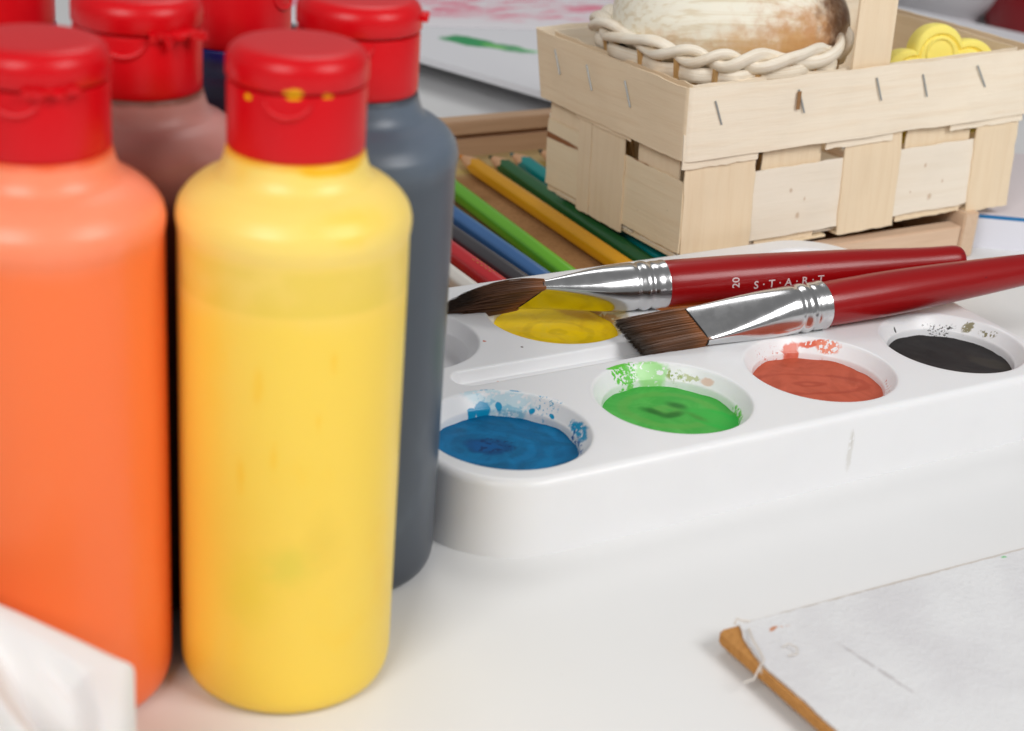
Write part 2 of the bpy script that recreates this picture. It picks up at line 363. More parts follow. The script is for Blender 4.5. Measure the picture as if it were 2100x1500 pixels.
stains = {
 (0, 0): [B(9, 23, 15, 3.6, -32, srgb(190, 222, 232), amount=0.75, holes=0.44, hscale=350, wob=0.4), B(11, 21, 12, 1.2, -34, srgb(120, 190, 215), amount=0.7, holes=0.52, hscale=500),
          B(4.3, 23.4, 2.9, 1.5, -10, CY, wob=0.35, nscale=400, soft=0.2), B(0.2, 23.6, 1.8, 0.8, 0, CY, wob=0.4, soft=0.2), B(9.6, 22.2, 1.3, 0.9, -30, CY, wob=0.4, soft=0.2),
          B(18.4, 15.4, 1.2, 0.7, -40, CY, wob=0.4, soft=0.2), B(22.4, 9.2, 0.5, 1.3, 10, CY, wob=0.4, soft=0.2),
          B(23.5, 13, 5.5, 4.0, -50, srgb(60, 165, 205), amount=0.9, holes=0.60, hscale=1000, wob=0.3), B(24.8, -3.0, 1.3, 5.2, 0, CY, wob=0.7, nscale=500, soft=0.4, holes=0.38, hscale=600), B(23.4, -8, 1.4, 4.2, -18, CY, wob=0.7, nscale=500, soft=0.4, holes=0.38, hscale=600),
          B(7, 27.3, 4, 0.5, -14, CY, holes=0.48, hscale=600, amount=0.8), B(16, 22.8, 2.2, 0.5, -34, CY, holes=0.45, hscale=700, amount=0.8), B(21, -9, 1.3, 9, -22, CYD, holes=0.56, hscale=800)],
 (1, 0): [B(-3, 26.0, 6.5, 4.2, 6, GR, wob=0.3, nscale=350, soft=0.2, holes=0.50, hscale=900), B(-5.6, 27.4, 4.6, 1.3, 10, GR, wob=0.35, soft=0.2), B(7.5, 23.8, 6.5, 3.4, -18, srgb(150, 220, 120), wob=0.4, amount=0.85, holes=0.38, hscale=500),
          B(4.2, 21.6, 5, 1.0, -12, GR, wob=0.5, soft=0.25, holes=0.42, hscale=700), B(-1, 24.5, 1.6, 3.8, 8, GR, amount=0.9, holes=0.45, hscale=600, wob=0.4),
          B(15, 19.6, 3.2, 1.5, -40, srgb(150, 170, 90), holes=0.53, hscale=650), B(18.5, 16, 4.5, 1.1, -45, srgb(190, 195, 150), holes=0.5, hscale=500), B(22.5, 10.5, 2.8, 1.0, -62, srgb(225, 190, 170), wob=0.4, amount=0.85),
          B(20.6, -9.5, 1.4, 7, -24, GR, wob=0.4, holes=0.48, hscale=500), B(-23, -0.5, 1.2, 4, 0, GR, wob=0.4), B(0, 0, 25, 25, 0, srgb(205, 232, 200), amount=0.35, wob=0.2)],
 (2, 0): [B(6.0, 22.8, 3.4, 2.6, -10, srgb(215, 100, 72), wob=0.4, nscale=400, soft=0.25), B(14, 21.5, 6.5, 0.8, -24, srgb(220, 100, 70), wob=0.5, nscale=300, soft=0.4, holes=0.4, hscale=700), B(18.5, 17.5, 5.2, 1.9, -42, srgb(232, 135, 105), wob=0.5, holes=0.47, hscale=800),
          B(9, 20.5, 9, 0.6, -28, srgb(205, 90, 66), wob=0.5, holes=0.44, hscale=600), B(-4, 23.2, 8, 2.4, 8, srgb(205, 90, 70), holes=0.64, hscale=950), B(17, -16.5, 9, 1.7, 50, RD, holes=0.62, hscale=900), B(0, 0, 25, 25, 0, srgb(236, 205, 200), amount=0.35, wob=0.2)],
 (3, 0): [B(21.6, 13.2, 2.6, 1.5, -30, OLV, wob=0.6, nscale=600, holes=0.43, hscale=900), B(24.6, 5.2, 4.4, 1.1, -70, OLV, holes=0.53, hscale=900), B(13, 19.8, 7, 1.3, -32, srgb(60, 58, 56), holes=0.57, hscale=1100), B(-6.5, 23.6, 0.6, 0.9, 0, srgb(40, 40, 40), wob=0.4),
          B(0, 0, 24.5, 24.5, 0, srgb(205, 203, 206), amount=0.3, wob=0.2)],
 (1, 1): [B(22, 4, 6, 14, 10, srgb(226, 205, 110), amount=0.45, wob=0.5, soft=0.6), B(22.5, 5, 1.6, 12, 8, srgb(190, 130, 30), amount=0.7, wob=0.5, holes=0.42, hscale=350), B(-9, 22, 11, 4, 20, srgb(238, 226, 160), amount=0.5, wob=0.4, soft=0.6), B(8, 23, 14, 1.5, -20, srgb(235, 215, 100), amount=0.6, wob=0.5, holes=0.42)],
 (2, 1): [B(0, 0, 25, 25, 0, srgb(240, 215, 190), amount=0.4, wob=0.2)],
}
plain_well = pal_mat('palette_white_well')
first = None
for i in range(4):
    for j in range(2):
        m = pal_mat('palette_well_stained', stains[(i, j)]) if (i, j) in stains else plain_well
        lathe('well', WELL, m, pal, 96, 50, (i * SP, j * RG, PH))
def paint(name, base, layers, rough=0.55, spec=0.16):
    m = Mat(name, base, rough, spec=spec)
    for fn in layers: fn(m)
    f, _ = m.noise(m.coord(), 160, 4); m.bump(f, 0.12, 0.0008)
    return m
def swirl(m, color, scale, a, b, amt, dist=1.5, loc=(0, 0, 0), ring=None):
    v = m.tc.outputs['Object']
    f, _ = m.noise(m.coord(loc=loc), scale, 5, 0.6, dist); m.mix(m.rng(f, a, b, 0, amt), color)
def rings(m, color, cx, cy, sx, sy, rot, freq, a, b, amt, wob=0.25, maxr=3.0):
    q = m.coord(scale=(sx, sy, 1), loc=(cx, cy, 0), rot=(0, 0, math.radians(rot)), kind='TEXTURE')
    L = m.n.new('ShaderNodeVectorMath'); L.operation = 'LENGTH'; m.link(q, L.inputs[0])
    nf, _ = m.noise(m.coord(), 130, 4)
    d = m.math('ADD', L.outputs['Value'], m.math('MULTIPLY', m.math('SUBTRACT', nf, 0.5), wob * 2))
    s_ = m.math('SINE', m.math('MULTIPLY', d, freq))
    m.mix(m.math('MULTIPLY', m.rng(s_, a, b, 0, amt), m.rng(d, maxr, maxr * 0.7)), color)
mm = 0.001
p_blue = paint('blue_paint', srgb(0, 98, 146), [lambda m: swirl(m, srgb(0, 120, 172), 60, 0.42, 0.62, 0.7), lambda m: rings(m, srgb(6, 118, 172), -4*mm, 4*mm, 10*mm, 7*mm, -28, 5.5, 0.3, 1.0, 0.6, 0.3),
    lambda m: swirl(m, srgb(0, 86, 124), 45, 0.50, 0.66, 0.6, 2.5, (1, 2, 0)), lambda m: m.blob(-4*mm, 4.5*mm, 9*mm, 6.2*mm, -28, srgb(0, 60, 116), 0.7, 0.3, 0.3, 260), lambda m: m.blob(-5*mm, 5*mm, 6*mm, 4*mm, -28, srgb(0, 88, 152), 0.75, 0.5, 0.5, 300),
    lambda m: m.blob(-2*mm, 4*mm, 8*mm, 5.6*mm, -28, srgb(8, 44, 92), 0.75, 0.3, 0.4, 350, holes=0.56, hscale=420)])
p_green = paint('green_paint', srgb(66, 166, 66), [lambda m: swirl(m, srgb(92, 186, 84), 40, 0.42, 0.62, 0.7, 1.5), lambda m: rings(m, srgb(98, 168, 74), 3*mm, 5*mm, 9*mm, 7*mm, -28, 4.5, 0.0, 1.0, 0.6),
    lambda m: m.blob(15*mm, -8*mm, 7*mm, 14*mm, 30, srgb(44, 178, 66), 0.9, 0.25, 0.25, 120), lambda m: m.blob(12*mm, -3*mm, 5.5*mm, 12*mm, 30, srgb(74, 170, 72), 0.5, 0.4, 0.4, 200),
    lambda m: m.blob(-3*mm, 5.5*mm, 6.2*mm, 2.8*mm, -60, srgb(34, 104, 34), 0.9, 0.8, 0.4, 130), lambda m: m.blob(2*mm, 1.4*mm, 6.0*mm, 2.8*mm, 0, srgb(36, 108, 36), 0.9, 0.8, 0.3, 150), lambda m: m.blob(7.4*mm, 6.6*mm, 3.0*mm, 5.0*mm, 25, srgb(38, 112, 38), 0.9, 0.8, 0.3, 150),
    lambda m: m.blob(9*mm, -3*mm, 2.5*mm, 6*mm, 10, srgb(70, 136, 50), 0.7, 0.8, 0.3, 150)], 0.5)
p_red = paint('red_brown_paint', srgb(192, 92, 68), [lambda m: swirl(m, srgb(168, 76, 54), 30, 0.40, 0.65, 0.7, 2.5), lambda m: rings(m, srgb(158, 62, 44), -2*mm, 3*mm, 14*mm, 5*mm, -22, 5, 0.4, 1.0, 0.5, 0.35), lambda m: swirl(m, srgb(210, 104, 80), 55, 0.5, 0.7, 0.5, 1, (2, 1, 0))], 0.6)
p_black = paint('black_paint', srgb(46, 44, 44), [lambda m: swirl(m, srgb(58, 55, 53), 40, 0.4, 0.7, 0.7), lambda m: m.blob(15*mm, -8*mm, 5*mm, 11*mm, 30, srgb(62, 58, 52), 0.7, 0.4, 0.3, 200), lambda m: swirl(m, srgb(130, 125, 118), 520, 0.76, 0.80, 0.6, 0)], 0.6)
p_yellow = paint('yellow_paint', srgb(252, 214, 0), [lambda m: swirl(m, srgb(226, 180, 4), 45, 0.45, 0.68, 0.6, 2), lambda m: rings(m, srgb(220, 184, 8), 0, -2*mm, 8*mm, 6*mm, -25, 5, 0.4, 1.0, 0.55, 0.3), lambda m: swirl(m, srgb(246, 212, 40), 70, 0.5, 0.66, 0.6, 2, (3, 1, 0)), lambda m: m.blob(16*mm, 10*mm, 5*mm, 12*mm, 35, srgb(200, 140, 16), 0.7, 0.6, 0.5, 160)], 0.38)
p_orange = paint('orange_paint', srgb(214, 120, 30), [lambda m: swirl(m, srgb(190, 100, 24), 50, 0.4, 0.65, 0.7, 2)], 0.45)
def pool(i, j, m, label, depth):
    V, F = [], []; R_ = 0.02325; nr, ns = 14, 96
    for a in range(nr + 1):
        r = R_ * a / nr
        for k in range(ns):
            th = 2 * PI * k / ns; x, y = r * math.cos(th), r * math.sin(th)
            e = max(0.0, (r - R_ * 0.9) / (R_ * 0.1))
            V.append((x, y, 0.00035 * nz(x * 130 + i * 5, y * 130 + j * 3, 1.7) + 0.00015 * nz(x * 420, y * 420, i + 9.1) + 0.0007 * e * e * (0.6 + nz(th * 2.5, i, j))))
    for a in range(nr):
        for k in range(ns): F.append((a * ns + k, (a + 1) * ns + k, (a + 1) * ns + (k + 1) % ns, a * ns + (k + 1) % ns))
    o = mesh_obj('paint_pool', V, F, m, pal, 60, (i * SP, j * RG, PH - depth)); o['label'] = label
pool(0, 0, p_blue, 'pool of blue paint in the front corner well', 0.0078)
pool(1, 0, p_green, 'pool of bright green paint', 0.0080)
pool(2, 0, p_red, 'pool of brick red paint', 0.0074)
pool(3, 0, p_black, 'pool of black paint', 0.0081)
pool(1, 1, p_yellow, 'pool of yellow paint in the rear row', 0.0067)
pool(2, 1, p_orange, 'pool of orange paint under the brushes', 0.0070)

# ------------------------------------------------------------------ brushes
m_ferr = Mat('polished_ferrule', srgb(205, 205, 206), 0.16, 1.0)
f, _ = m_ferr.noise(m_ferr.coord(scale=(1, 12, 12)), 120, 4); m_ferr.bump(f, 0.012, 0.0003)
f2, _ = m_ferr.noise(m_ferr.coord(), 200, 3); m_ferr.link(m_ferr.rng(f2, 0.35, 0.7, 0.17, 0.24), m_ferr.b.inputs['Roughness'])
m_hand = Mat('red_lacquer', srgb(150, 6, 10), 0.30, spec=0.35, coat=0.12)
f, _ = m_hand.noise(m_hand.coord(scale=(0.25, 1, 1)), 90, 4); m_hand.mix(m_hand.rng(f, 0.4, 0.7, 0, 0.4), srgb(140, 6, 10))
f, _ = m_hand.noise(m_hand.coord(scale=(0.6, 1, 1)), 330, 2); m_hand.mix(m_hand.rng(f, 0.70, 0.76, 0, 0.5), srgb(80, 20, 34))
f, _ = m_hand.noise(m_hand.coord(scale=(0.3, 2, 2)), 420, 3); m_hand.bump(f, 0.10, 0.0005)
m_print = Mat('white_print', srgb(214, 190, 190), 0.5)
m_line = Mat('ferrule_shadow_gap', srgb(30, 24, 22), 0.6)
def hair_material(name):
    m = Mat(name, srgb(112, 74, 48), 0.42, spec=0.4)
    a = m.n.new('ShaderNodeAttribute'); a.attribute_name = 'hair'
    t = m.sep(a.outputs['Vector'], 0); r = m.sep(a.outputs['Vector'], 1)
    m.mix(m.rng(r, 0.0, 1.0, 0, 0.55, False), srgb(70, 42, 28))
    m.mix(m.rng(t, 0.0, 0.35, 0.65, 0.0), srgb(168, 104, 58))
    m.mix(m.rng(t, 0.72, 1.0, 0, 0.85), srgb(44, 36, 26))
    return m
m_hair = hair_material('sable_hair')
def brush(label, tip, fend, wvec, hand_len, hand_prof, bristle_fn, nhair, text=None, half_w=0.0083, seed=1):
    rnd = random.Random(seed)
    tip = Vector(tip); fend = Vector(fend); ax = (fend - tip).normalized(); FL = (fend - tip).length
    wv = Vector(wvec); wv = (wv - ax * wv.dot(ax)).normalized(); tv = ax.cross(wv)
    t = thing('paint_brush', label, 'paint brush', (0, 0, 0), group='paint brushes on the palette')
    t.matrix_world = Matrix.Translation(tip) @ Matrix((ax, wv, tv)).transposed().to_4x4()
    # ferrule: flat at x = 0, round at x = FL, two crimped rings near the handle
    RF = 0.0091; N = 64; V, F = [], []; xs = []
    for k in range(61): xs.append(FL * k / 60)
    for x in xs:
        u = x / FL; s_ = min(1.0, u / 0.72); s_ = s_ * s_ * (3 - 2 * s_) * 0.55 + s_ * 0.45
        a = half_w + (RF - half_w) * s_; b = 0.0023 + (RF - 0.0023) * s_
        ex = 2.0 + 2.2 * (1 - s_)
        dr = 0.0
        for c in (0.79, 0.885): dr -= 0.00055 * math.exp(-((u - c) / 0.014) ** 2)
        for c in (0.84,): dr += 0.00030 * math.exp(-((u - c) / 0.03) ** 2)
        if u > 0.97: dr += 0.0002
        for k in range(N):
            th = 2 * PI * k / N; c, s2 = math.cos(th), math.sin(th)
            y = (a + dr) * math.copysign(abs(c) ** (2 / ex), c); z = (b + dr) * math.copysign(abs(s2) ** (2 / ex), s2)
            skew = 0.0045 * (y / a) * (1 - u) ** 6        # the mouth is cut a little aslant
            V.append((x + skew * (1 if seed == 1 else -0.3), y, z))
    for i in range(len(xs) - 1):
        for k in range(N): F.append((i * N + k, i * N + (k + 1) % N, (i + 1) * N + (k + 1) % N, (i + 1) * N + k))
    F.append(tuple((len(xs) - 1) * N + k for k in range(N)))
    fo = mesh_obj('ferrule', V, F, m_ferr, t, 60)
    # thin dark tube: shadow gap at the ferrule mouth, put in as colour
    pts = []
    for k in range(49):
        th = 2 * PI * k / 48; c, s2 = math.cos(th), math.sin(th)
        y = half_w * math.copysign(abs(c) ** (2 / 4.2), c); z = 0.0023 * math.copysign(abs(s2) ** (2 / 4.2), s2)
        pts.append((0.0045 * (y / half_w) * (1 if seed == 1 else -0.3) - 0.0001, y * 0.99, z * 0.97))
    tube('mouth_shadow_line', pts, 0.00028, m_line, fo, 6)
    # handle
    prof = hand_prof; V, F = [], []; N = 56; rows = []
    for x, r in prof:
        if r < 1e-6: rows.append([len(V)]); V.append((FL + x, 0, 0))
        else:
            rows.append(range(len(V), len(V) + N)); V += [(FL + x, r * math.cos(2 * PI * k / N), r * math.sin(2 * PI * k / N)) for k in range(N)]
    for a, b in zip(rows, rows[1:]):
        for k in range(N):
            k2 = (k + 1) % N
            if len(b) == 1: F.append((a[k], a[k2], b[0]))
            else: F.append((a[k], a[k2], b[k2], b[k]))
    ho = mesh_obj('handle', V, F, m_hand, t, 50)
    # bristles: hundreds of single hairs round a dense core
    V, F, H = [], [], []
    def hair(y0, z0, r0, t_r, seg=6):
        base = len(V)
        for q in range(seg + 1):
            u = q / seg; p = bristle_fn(y0, z0, u, t_r); rad = r0 * (1 - 0.75 * u ** 2)
            for k in range(3):
                th = 2 * PI * k / 3 + t_r * 6; V.append((p[0], p[1] + rad * math.cos(th), p[2] + rad * math.sin(th))); H.append((u, t_r, 0))
        for q in range(seg):
            for k in range(3): F.append((base + q * 3 + k, base + q * 3 + (k + 1) % 3, base + (q + 1) * 3 + (k + 1) % 3, base + (q + 1) * 3 + k))
        F.append((base + seg * 3, base + seg * 3 + 1, base + seg * 3 + 2))
    for _ in range(nhair):
        hair(rnd.uniform(-1, 1), rnd.uniform(-1, 1), rnd.uniform(0.00008, 0.00014), rnd.random())
    me = bpy.data.meshes.new('bristles'); me.from_pydata(V, [], F); me.update()
    at = me.attributes.new('hair', 'FLOAT_VECTOR', 'POINT'); at.data.foreach_set('vector', [c for h in H for c in h])
    finish('bristles', me, m_hair, t, 80)
    # printed lettering wrapped round the handle
    if text:
        for body, x0, size, ang, turn in text:
            cu = bpy.data.curves.new('lettering', 'FONT'); cu.body = body; cu.size = size; cu.resolution_u = 3; cu.space_character = 1.0 if turn else 1.7
            cu.align_x = 'LEFT'; cu.align_y = 'CENTER'; cu.fill_mode = 'FRONT'; cu.offset = size * 0.015
            to = bpy.data.objects.new('lettering_curve', cu); COL.objects.link(to)
            dg = bpy.context.evaluated_depsgraph_get(); me = bpy.data.meshes.new_from_object(to.evaluated_get(dg)); me.flip_normals()
            bpy.data.objects.remove(to)
            bmt = bmesh.new(); bmt.from_mesh(me); bmesh.ops.subdivide_edges(bmt, edges=[e for e in bmt.edges if e.calc_length() > size * 0.2], cuts=2, use_grid_fill=False); bmt.to_mesh(me); bmt.free()
            for v in me.vertices:
                a, b = v.co.x, v.co.y
                if turn: a, b = -v.co.y, v.co.x
                x = FL + x0 + a; r = 0.0
                for (xa, ra), (xb, rb) in zip(prof, prof[1:]):
                    if xa <= x - FL <= xb: r = ra + (rb - ra) * (x - FL - xa) / max(xb - xa, 1e-6)
                th = math.radians(ang) - b / 0.009
                rr = r + 0.00006
                v.co = (x, rr * math.cos(th), rr * math.sin(th))
            finish('lettering', me, m_print, ho, 0)
    return t
def hp(L, r0, rb, r1):
    pts = [(-0.0008, r0 * 0.9), (0.0, r0), (L * 0.10, rb), (L * 0.28, rb * 0.985), (L * 0.6, (rb + r1) * 0.51), (L * 0.85, r1 * 1.03), (L - 0.006, r1)]
    pts = [(p[0], p[1]) for p in smooth_profile(pts, 6)]
    for k in range(1, 8):
        a = PI / 2 * k / 7; pts.append((L - 0.006 + 0.006 * math.sin(a), r1 * (1 - (1 - math.cos(a)) ** 1.6) if k < 7 else 0.0))
    return pts
def fn1(y0, z0, u, r):      # rear brush: pointed, drooping wedge
    spread = (1 - 0.10 * u - 0.10 * u ** 6)
    L = 0.0335 * (0.86 + 0.14 * (1 - y0) / 2) * (0.90 + 0.12 * r) 
    x = 0.0045 * y0 * 0.9 - L * u + 0.0012
    y = 0.0080 * y0 * (spread + 0.22 * math.sin(PI * u)) + (-0.0022 * u * u - 0.0008 * u)
    z = 0.0021 * z0 * (1 + 1.3 * u - 1.5 * u * u) + 0.0003 * math.sin(r * 40) * u * u + (0.003 * (r - 0.98) / 0.02 * u * u if r > 0.98 else 0)
    return (x, y, z)
def fn2(y0, z0, u, r):      # front brush: broad, blunt
    L = 0.0280 * (0.94 + 0.08 * r) * (1 + 0.03 * y0)
    x = -0.00135 * y0 - L * u + 0.0012
    y = 0.0081 * y0 * (1 + 0.03 * u) + 0.0003 * math.sin(r * 57) * u * u + (0.0018 * math.sin(r * 900) * u if r > 0.985 else 0)
    z = 0.0020 * z0 * (1 + 0.5 * u - 0.8 * u * u) - 0.0004 * u * u + 0.00025 * math.sin(r * 31) * u * u
    return (x, y, z)
brush('flat brush with red handle printed 20 START, tip over the yellow paint', (0.0534, 0.0797, 0.0327), (0.1056, 0.0673, 0.0349), (0.0, -0.63, 0.77), 0.125,
      hp(0.1290, 0.0089, 0.0090, 0.0060), fn1, 2600,
      [('20', 0.0262, 0.0042, 52, True), ('S\u00b7T\u00b7A\u00b7R\u00b7T', 0.0335, 0.0044, 50, False)], 0.0080, 1)
brush('flat brush with blunt dark bristles lying nearest the green and red paints', (0.0987, 0.0362, 0.0312), (0.1521, 0.0305, 0.0344), (0.0, 0.91, 0.41), 0.135,
      hp(0.1445, 0.0083, 0.0086, 0.0045), fn2, 2800, None, 0.0085, 2)

# ------------------------------------------------------------------ pencil box
w_box = wood('box_beech', srgb(226, 196, 168), srgb(205, 168, 136), 'x', 1.0)
w_boxy = wood('box_beech_side', srgb(222, 194, 166), srgb(200, 164, 132), 'y', 1.0)
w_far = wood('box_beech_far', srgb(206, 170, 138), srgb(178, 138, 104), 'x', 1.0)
m_floor = Mat('hardboard_floor', srgb(172, 128, 84), 0.75, spec=0.2)
f, _ = m_floor.noise(m_floor.coord(), 38, 5); m_floor.mix(m_floor.rng(f, 0.35, 0.7, 0, 0.6), srgb(142, 100, 60))
f, _ = m_floor.noise(m_floor.coord(), 500, 2); m_floor.mix(m_floor.rng(f, 0.45, 0.7, 0, 0.35), srgb(120, 82, 46))
m_floor.blob(0.19, 0.305, 0.16, 0.022, 0, srgb(200, 178, 128), 0.85, 0.6, 0.35, 60)
m_floor.blob(0.17, 0.294, 0.05, 0.006, 0, srgb(196, 176, 84), 0.6, 0.8, 0.5, 80)
bx = thing('pencil_box', 'open wooden pencil box under the chip basket', 'box', (0, 0, 0))
BX0, BX1, BY0, BY1 = -0.02, 0.3256, 0.1180, 0.3260
box('box_floor', BX0 + 0.004, BX1 - 0.004, BY0 + 0.004, BY1 - 0.004, 0.0005, 0.0035, m_floor, bx, 0.0003)
box('rail', BX0 + 0.009, BX1 - 0.0093, BY0 + 0.0010, BY0 + 0.0090, 0.0, 0.0160, w_box, bx, 0.0006)
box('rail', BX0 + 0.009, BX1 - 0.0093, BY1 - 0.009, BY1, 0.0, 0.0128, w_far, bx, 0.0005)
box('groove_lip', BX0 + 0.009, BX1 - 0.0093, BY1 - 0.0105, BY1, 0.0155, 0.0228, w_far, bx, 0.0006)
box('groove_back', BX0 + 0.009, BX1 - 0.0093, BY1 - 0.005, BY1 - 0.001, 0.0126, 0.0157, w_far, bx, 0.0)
box('rail', BX1 - 0.009, BX1, BY0, BY1, 0.0, 0.0222, w_boxy, bx, 0.0006)
box('rail', BX0, BX0 + 0.009, BY0, BY1, 0.0, 0.0222, w_boxy, bx, 0.0006)

# ------------------------------------------------------------------ coloured pencils
m_pw = wood('pencil_wood', srgb(226, 180, 140), srgb(200, 150, 110), 'y', 4)
m_gold = Mat('gold_print', srgb(214, 170, 60), 0.35, 0.7)
def pencil(label, x, ytip, rgb, core, x_end=None, flat=False, rough=0.3, yend=0.1280, print_=False, zlift=0.0):
    R_ = 0.0049; x_end = x if x_end is None else x_end
    col = Mat('pencil_lacquer', srgb(*rgb), rough, spec=0.5, coat=0.3)
    f, _ = col.noise(col.coord(scale=(1, 0.2, 1)), 160, 3); col.mix(col.rng(f, 0.4, 0.7, 0, 0.25), tuple([c * 0.8 for c in srgb(*rgb)[:3]] + [1]))
    t = thing('coloured_pencil', label, 'pencil', (x_end, yend, 0.0035 + zlift), (0, 0, math.atan2(x_end - x, ytip - yend)), 'coloured pencils in the wooden box')
    L = math.hypot(ytip - yend, x - x_end); lc = L - 0.019
    # hexagonal shaft with softened edges, scalloped where the sharpener cut it
    def hexr(th, soft=0.16):
        a = (th % (PI / 3)) - PI / 6; return 1.0 / math.cos(a) * (1 - soft * 0.5 * abs(a / (PI / 6)) ** 4)
    N = 48; V, F = [], []; ap = R_ * math.cos(PI / 6)
    rows = [0.0, 0.0008, L * 0.35, L * 0.7, 1.0]
    for q, yy in enumerate(rows):
        for k in range(N):
            th = 2 * PI * k / N; r = ap * hexr(th) * (0.93 if q == 0 else 1.0)
            y = (lc + 0.0016 * math.cos(6 * th + PI)) if q == 4 else yy
            V.append((r * math.sin(th), y, ap + r * math.cos(th)))
    for q in range(len(rows) - 1):
        for k in range(N): F.append((q * N + k, q * N + (k + 1) % N, (q + 1) * N + (k + 1) % N, (q + 1) * N + k))
    F.append(tuple(range(N)))
    mesh_obj('shaft', V, F, col, t, 25)
    V, F = [], []
    for k in range(N):
        th = 2 * PI * k / N; r = ap * hexr(th) * 0.985; V.append((r * math.sin(th), lc - 0.0017 + 0.0016 * math.cos(6 * th + PI), ap + r * math.cos(th)))
    for yy, r in ((lc + 0.006, R_ * 0.70), (lc + 0.0135, R_ * 0.36)):
        for k in range(N): th = 2 * PI * k / N; V.append((r * math.sin(th), yy, ap + r * math.cos(th)))
    for q in range(2):
        for k in range(N): F.append((q * N + k, q * N + (k + 1) % N, (q + 1) * N + (k + 1) % N, (q + 1) * N + k))
    mesh_obj('sharpened_cone', V, F, m_pw, t, 40)
    V, F = [], []
    for yy, r in ((lc + 0.0135, R_ * 0.37), (lc + 0.0175, R_ * 0.17), (lc + 0.019, R_ * 0.06)):
        for k in range(16): th = 2 * PI * k / 16; V.append((r * math.sin(th), yy, ap + r * math.cos(th)))
    for q in range(2):
        for k in range(16): F.append((q * 16 + k, q * 16 + (k + 1) % 16, (q + 1) * 16 + (k + 1) % 16, (q + 1) * 16 + k))
    F.append(tuple(32 + k for k in range(16)))
    mesh_obj('lead', V, F, Mat('pencil_lead', srgb(*core), 0.55), t, 40)
    if print_:
        for k in range(5):
            y = 0.022 + k * 0.0035
            box('gold_mark', -0.0011, 0.0011, y, y + 0.0018, 0, 0.00008, m_gold, t, 0.0).location = (0, 0, 2 * ap + 0.00002)
pencil('yellow ochre pencil lying apart from the light green one', 0.1486, 0.3075, (226, 160, 6), (226, 140, 50), 0.1425)
pencil('dark green pencil between the yellow and teal pencils', 0.1632, 0.3020, (36, 98, 50), (20, 70, 50), 0.1536)
pencil('teal pencil half hidden beneath the chip basket', 0.1765, 0.3030, (0, 142, 140), (10, 110, 118), 0.1634, zlift=0.0)
pencil('dark petrol pencil whose tip peeps out beside the basket', 0.1940, 0.3035, (14, 70, 76), (10, 58, 66), 0.1900)
pencil('light green pencil beside the bare brown box floor', 0.1230, 0.3030, (104, 178, 34), (90, 160, 40), 0.1130)
pencil('blue pencil between the light green and dark grey pencils', 0.1030, 0.3040, (58, 104, 158), (30, 70, 130), 0.1012)
pencil('dark grey pencil between the blue and red pencils', 0.0885, 0.3020, (62, 60, 64), (40, 40, 40), 0.0910)
pencil('red pencil with gold print next to the white pencil', 0.0795, 0.3010, (196, 36, 44), (180, 30, 36), 0.0798, print_=True)
pencil('white pencil at the left beside the red pencil', 0.0655, 0.3010, (226, 222, 214), (236, 234, 228), 0.0660)

# ------------------------------------------------------------------ chip basket
C1, C2 = srgb(250, 236, 214), srgb(238, 214, 182)
v_x = wood('veneer_band', C1, C2, 'x', 1.0, 0.7, 0.2); v_y = wood('veneer_band_side', srgb(244, 222, 190), srgb(228, 198, 160), 'y', 1.0, 0.7, 0.2)
v_z = wood('veneer_upright', srgb(244, 222, 190), srgb(230, 202, 164), 'z', 1.0, 0.7, 0.12)
v_w = wood('veneer_pale', srgb(246, 234, 216), srgb(234, 216, 190), 'x', 0.6, 0.75, 0.45)
v_wy = wood('veneer_pale_side', srgb(245, 226, 194), srgb(232, 204, 164), 'y', 0.6, 0.75, 0.45)
def bark(m, side):
    m.blob(0.0, 0.118 if side else 0, 0.2, 0.045, 0, srgb(150, 98, 64), 1.0, 0.3, 0.15, 150, z=0.0272, rz=0.0017)
    m.blob(0.0, 0.030, 0.2, 0.013, 0, srgb(150, 96, 56), 0.9, 0.3, 0.35, 150, z=0.0362, rz=0.0016)
bark(v_wy, True)
for cx, zz, rr in ((0.058, 0.024, 0.0011), (0.063, 0.012, 0.0014), (0.066, 0.019, 0.0008), (0.136, 0.026, 0.0009), (0.141, 0.010, 0.0015), (0.148, 0.017, 0.0008), (0.129, 0.014, 0.0007)):
    v_w.blob(cx, 0.0, rr, 0.02, 0, srgb(190, 152, 114), 0.6, 0.9, 0.8, 500, z=zz, rz=rr * 1.5)
bk = thing('chip_basket', 'woven wood chip basket with strap handle resting on the pencil box', 'basket', (0.1540, 0.1228, 0.0174), (math.radians(-1.7), math.radians(-1.7), 0))
HT = 0.0755
def wall(side, s, z, off):
    h = z / HT; x0 = 0.0; x1 = 0.1912 + 0.0012 * h; y0 = 0.0003 * h; y1 = 0.101 + 0.016 * h
    if side == 'front': return (s, y0 - off, z), (0, -1, 0)
    if side == 'back': return (s, y1 + off, z), (0, 1, 0)
    if side == 'left': return (x0 - off, s, z), (-1, 0, 0)
    return (x1 + off, s, z), (1, 0, 0)
def strip(name, side, s0, s1, z0, z1, off, mat, wav=0.0004, rag=0.0007, nu=14, nv=8, seed=0, lean=0.0, bulge=0.0):
    def fn(u, v):
        z = z0 + (z1 - z0) * v; s_ = s0 + (s1 - s0) * u
        if v in (0, 1): z += rag * nz(s_ * 220, seed * 3.1, v * 5)
        if u in (0, 1): s_ += rag * nz(z * 160, seed * 1.7, u * 7)
        s_ += lean * (v - 0.5)
        o = off + wav * nz(s_ * 45, z * 45, seed * 2.3) + bulge * math.sin(PI * u) * math.sin(PI * v)
        return wall(side, s_, z, o)
    return sheet(name, fn, nu, nv, 0.0007, mat, bk)
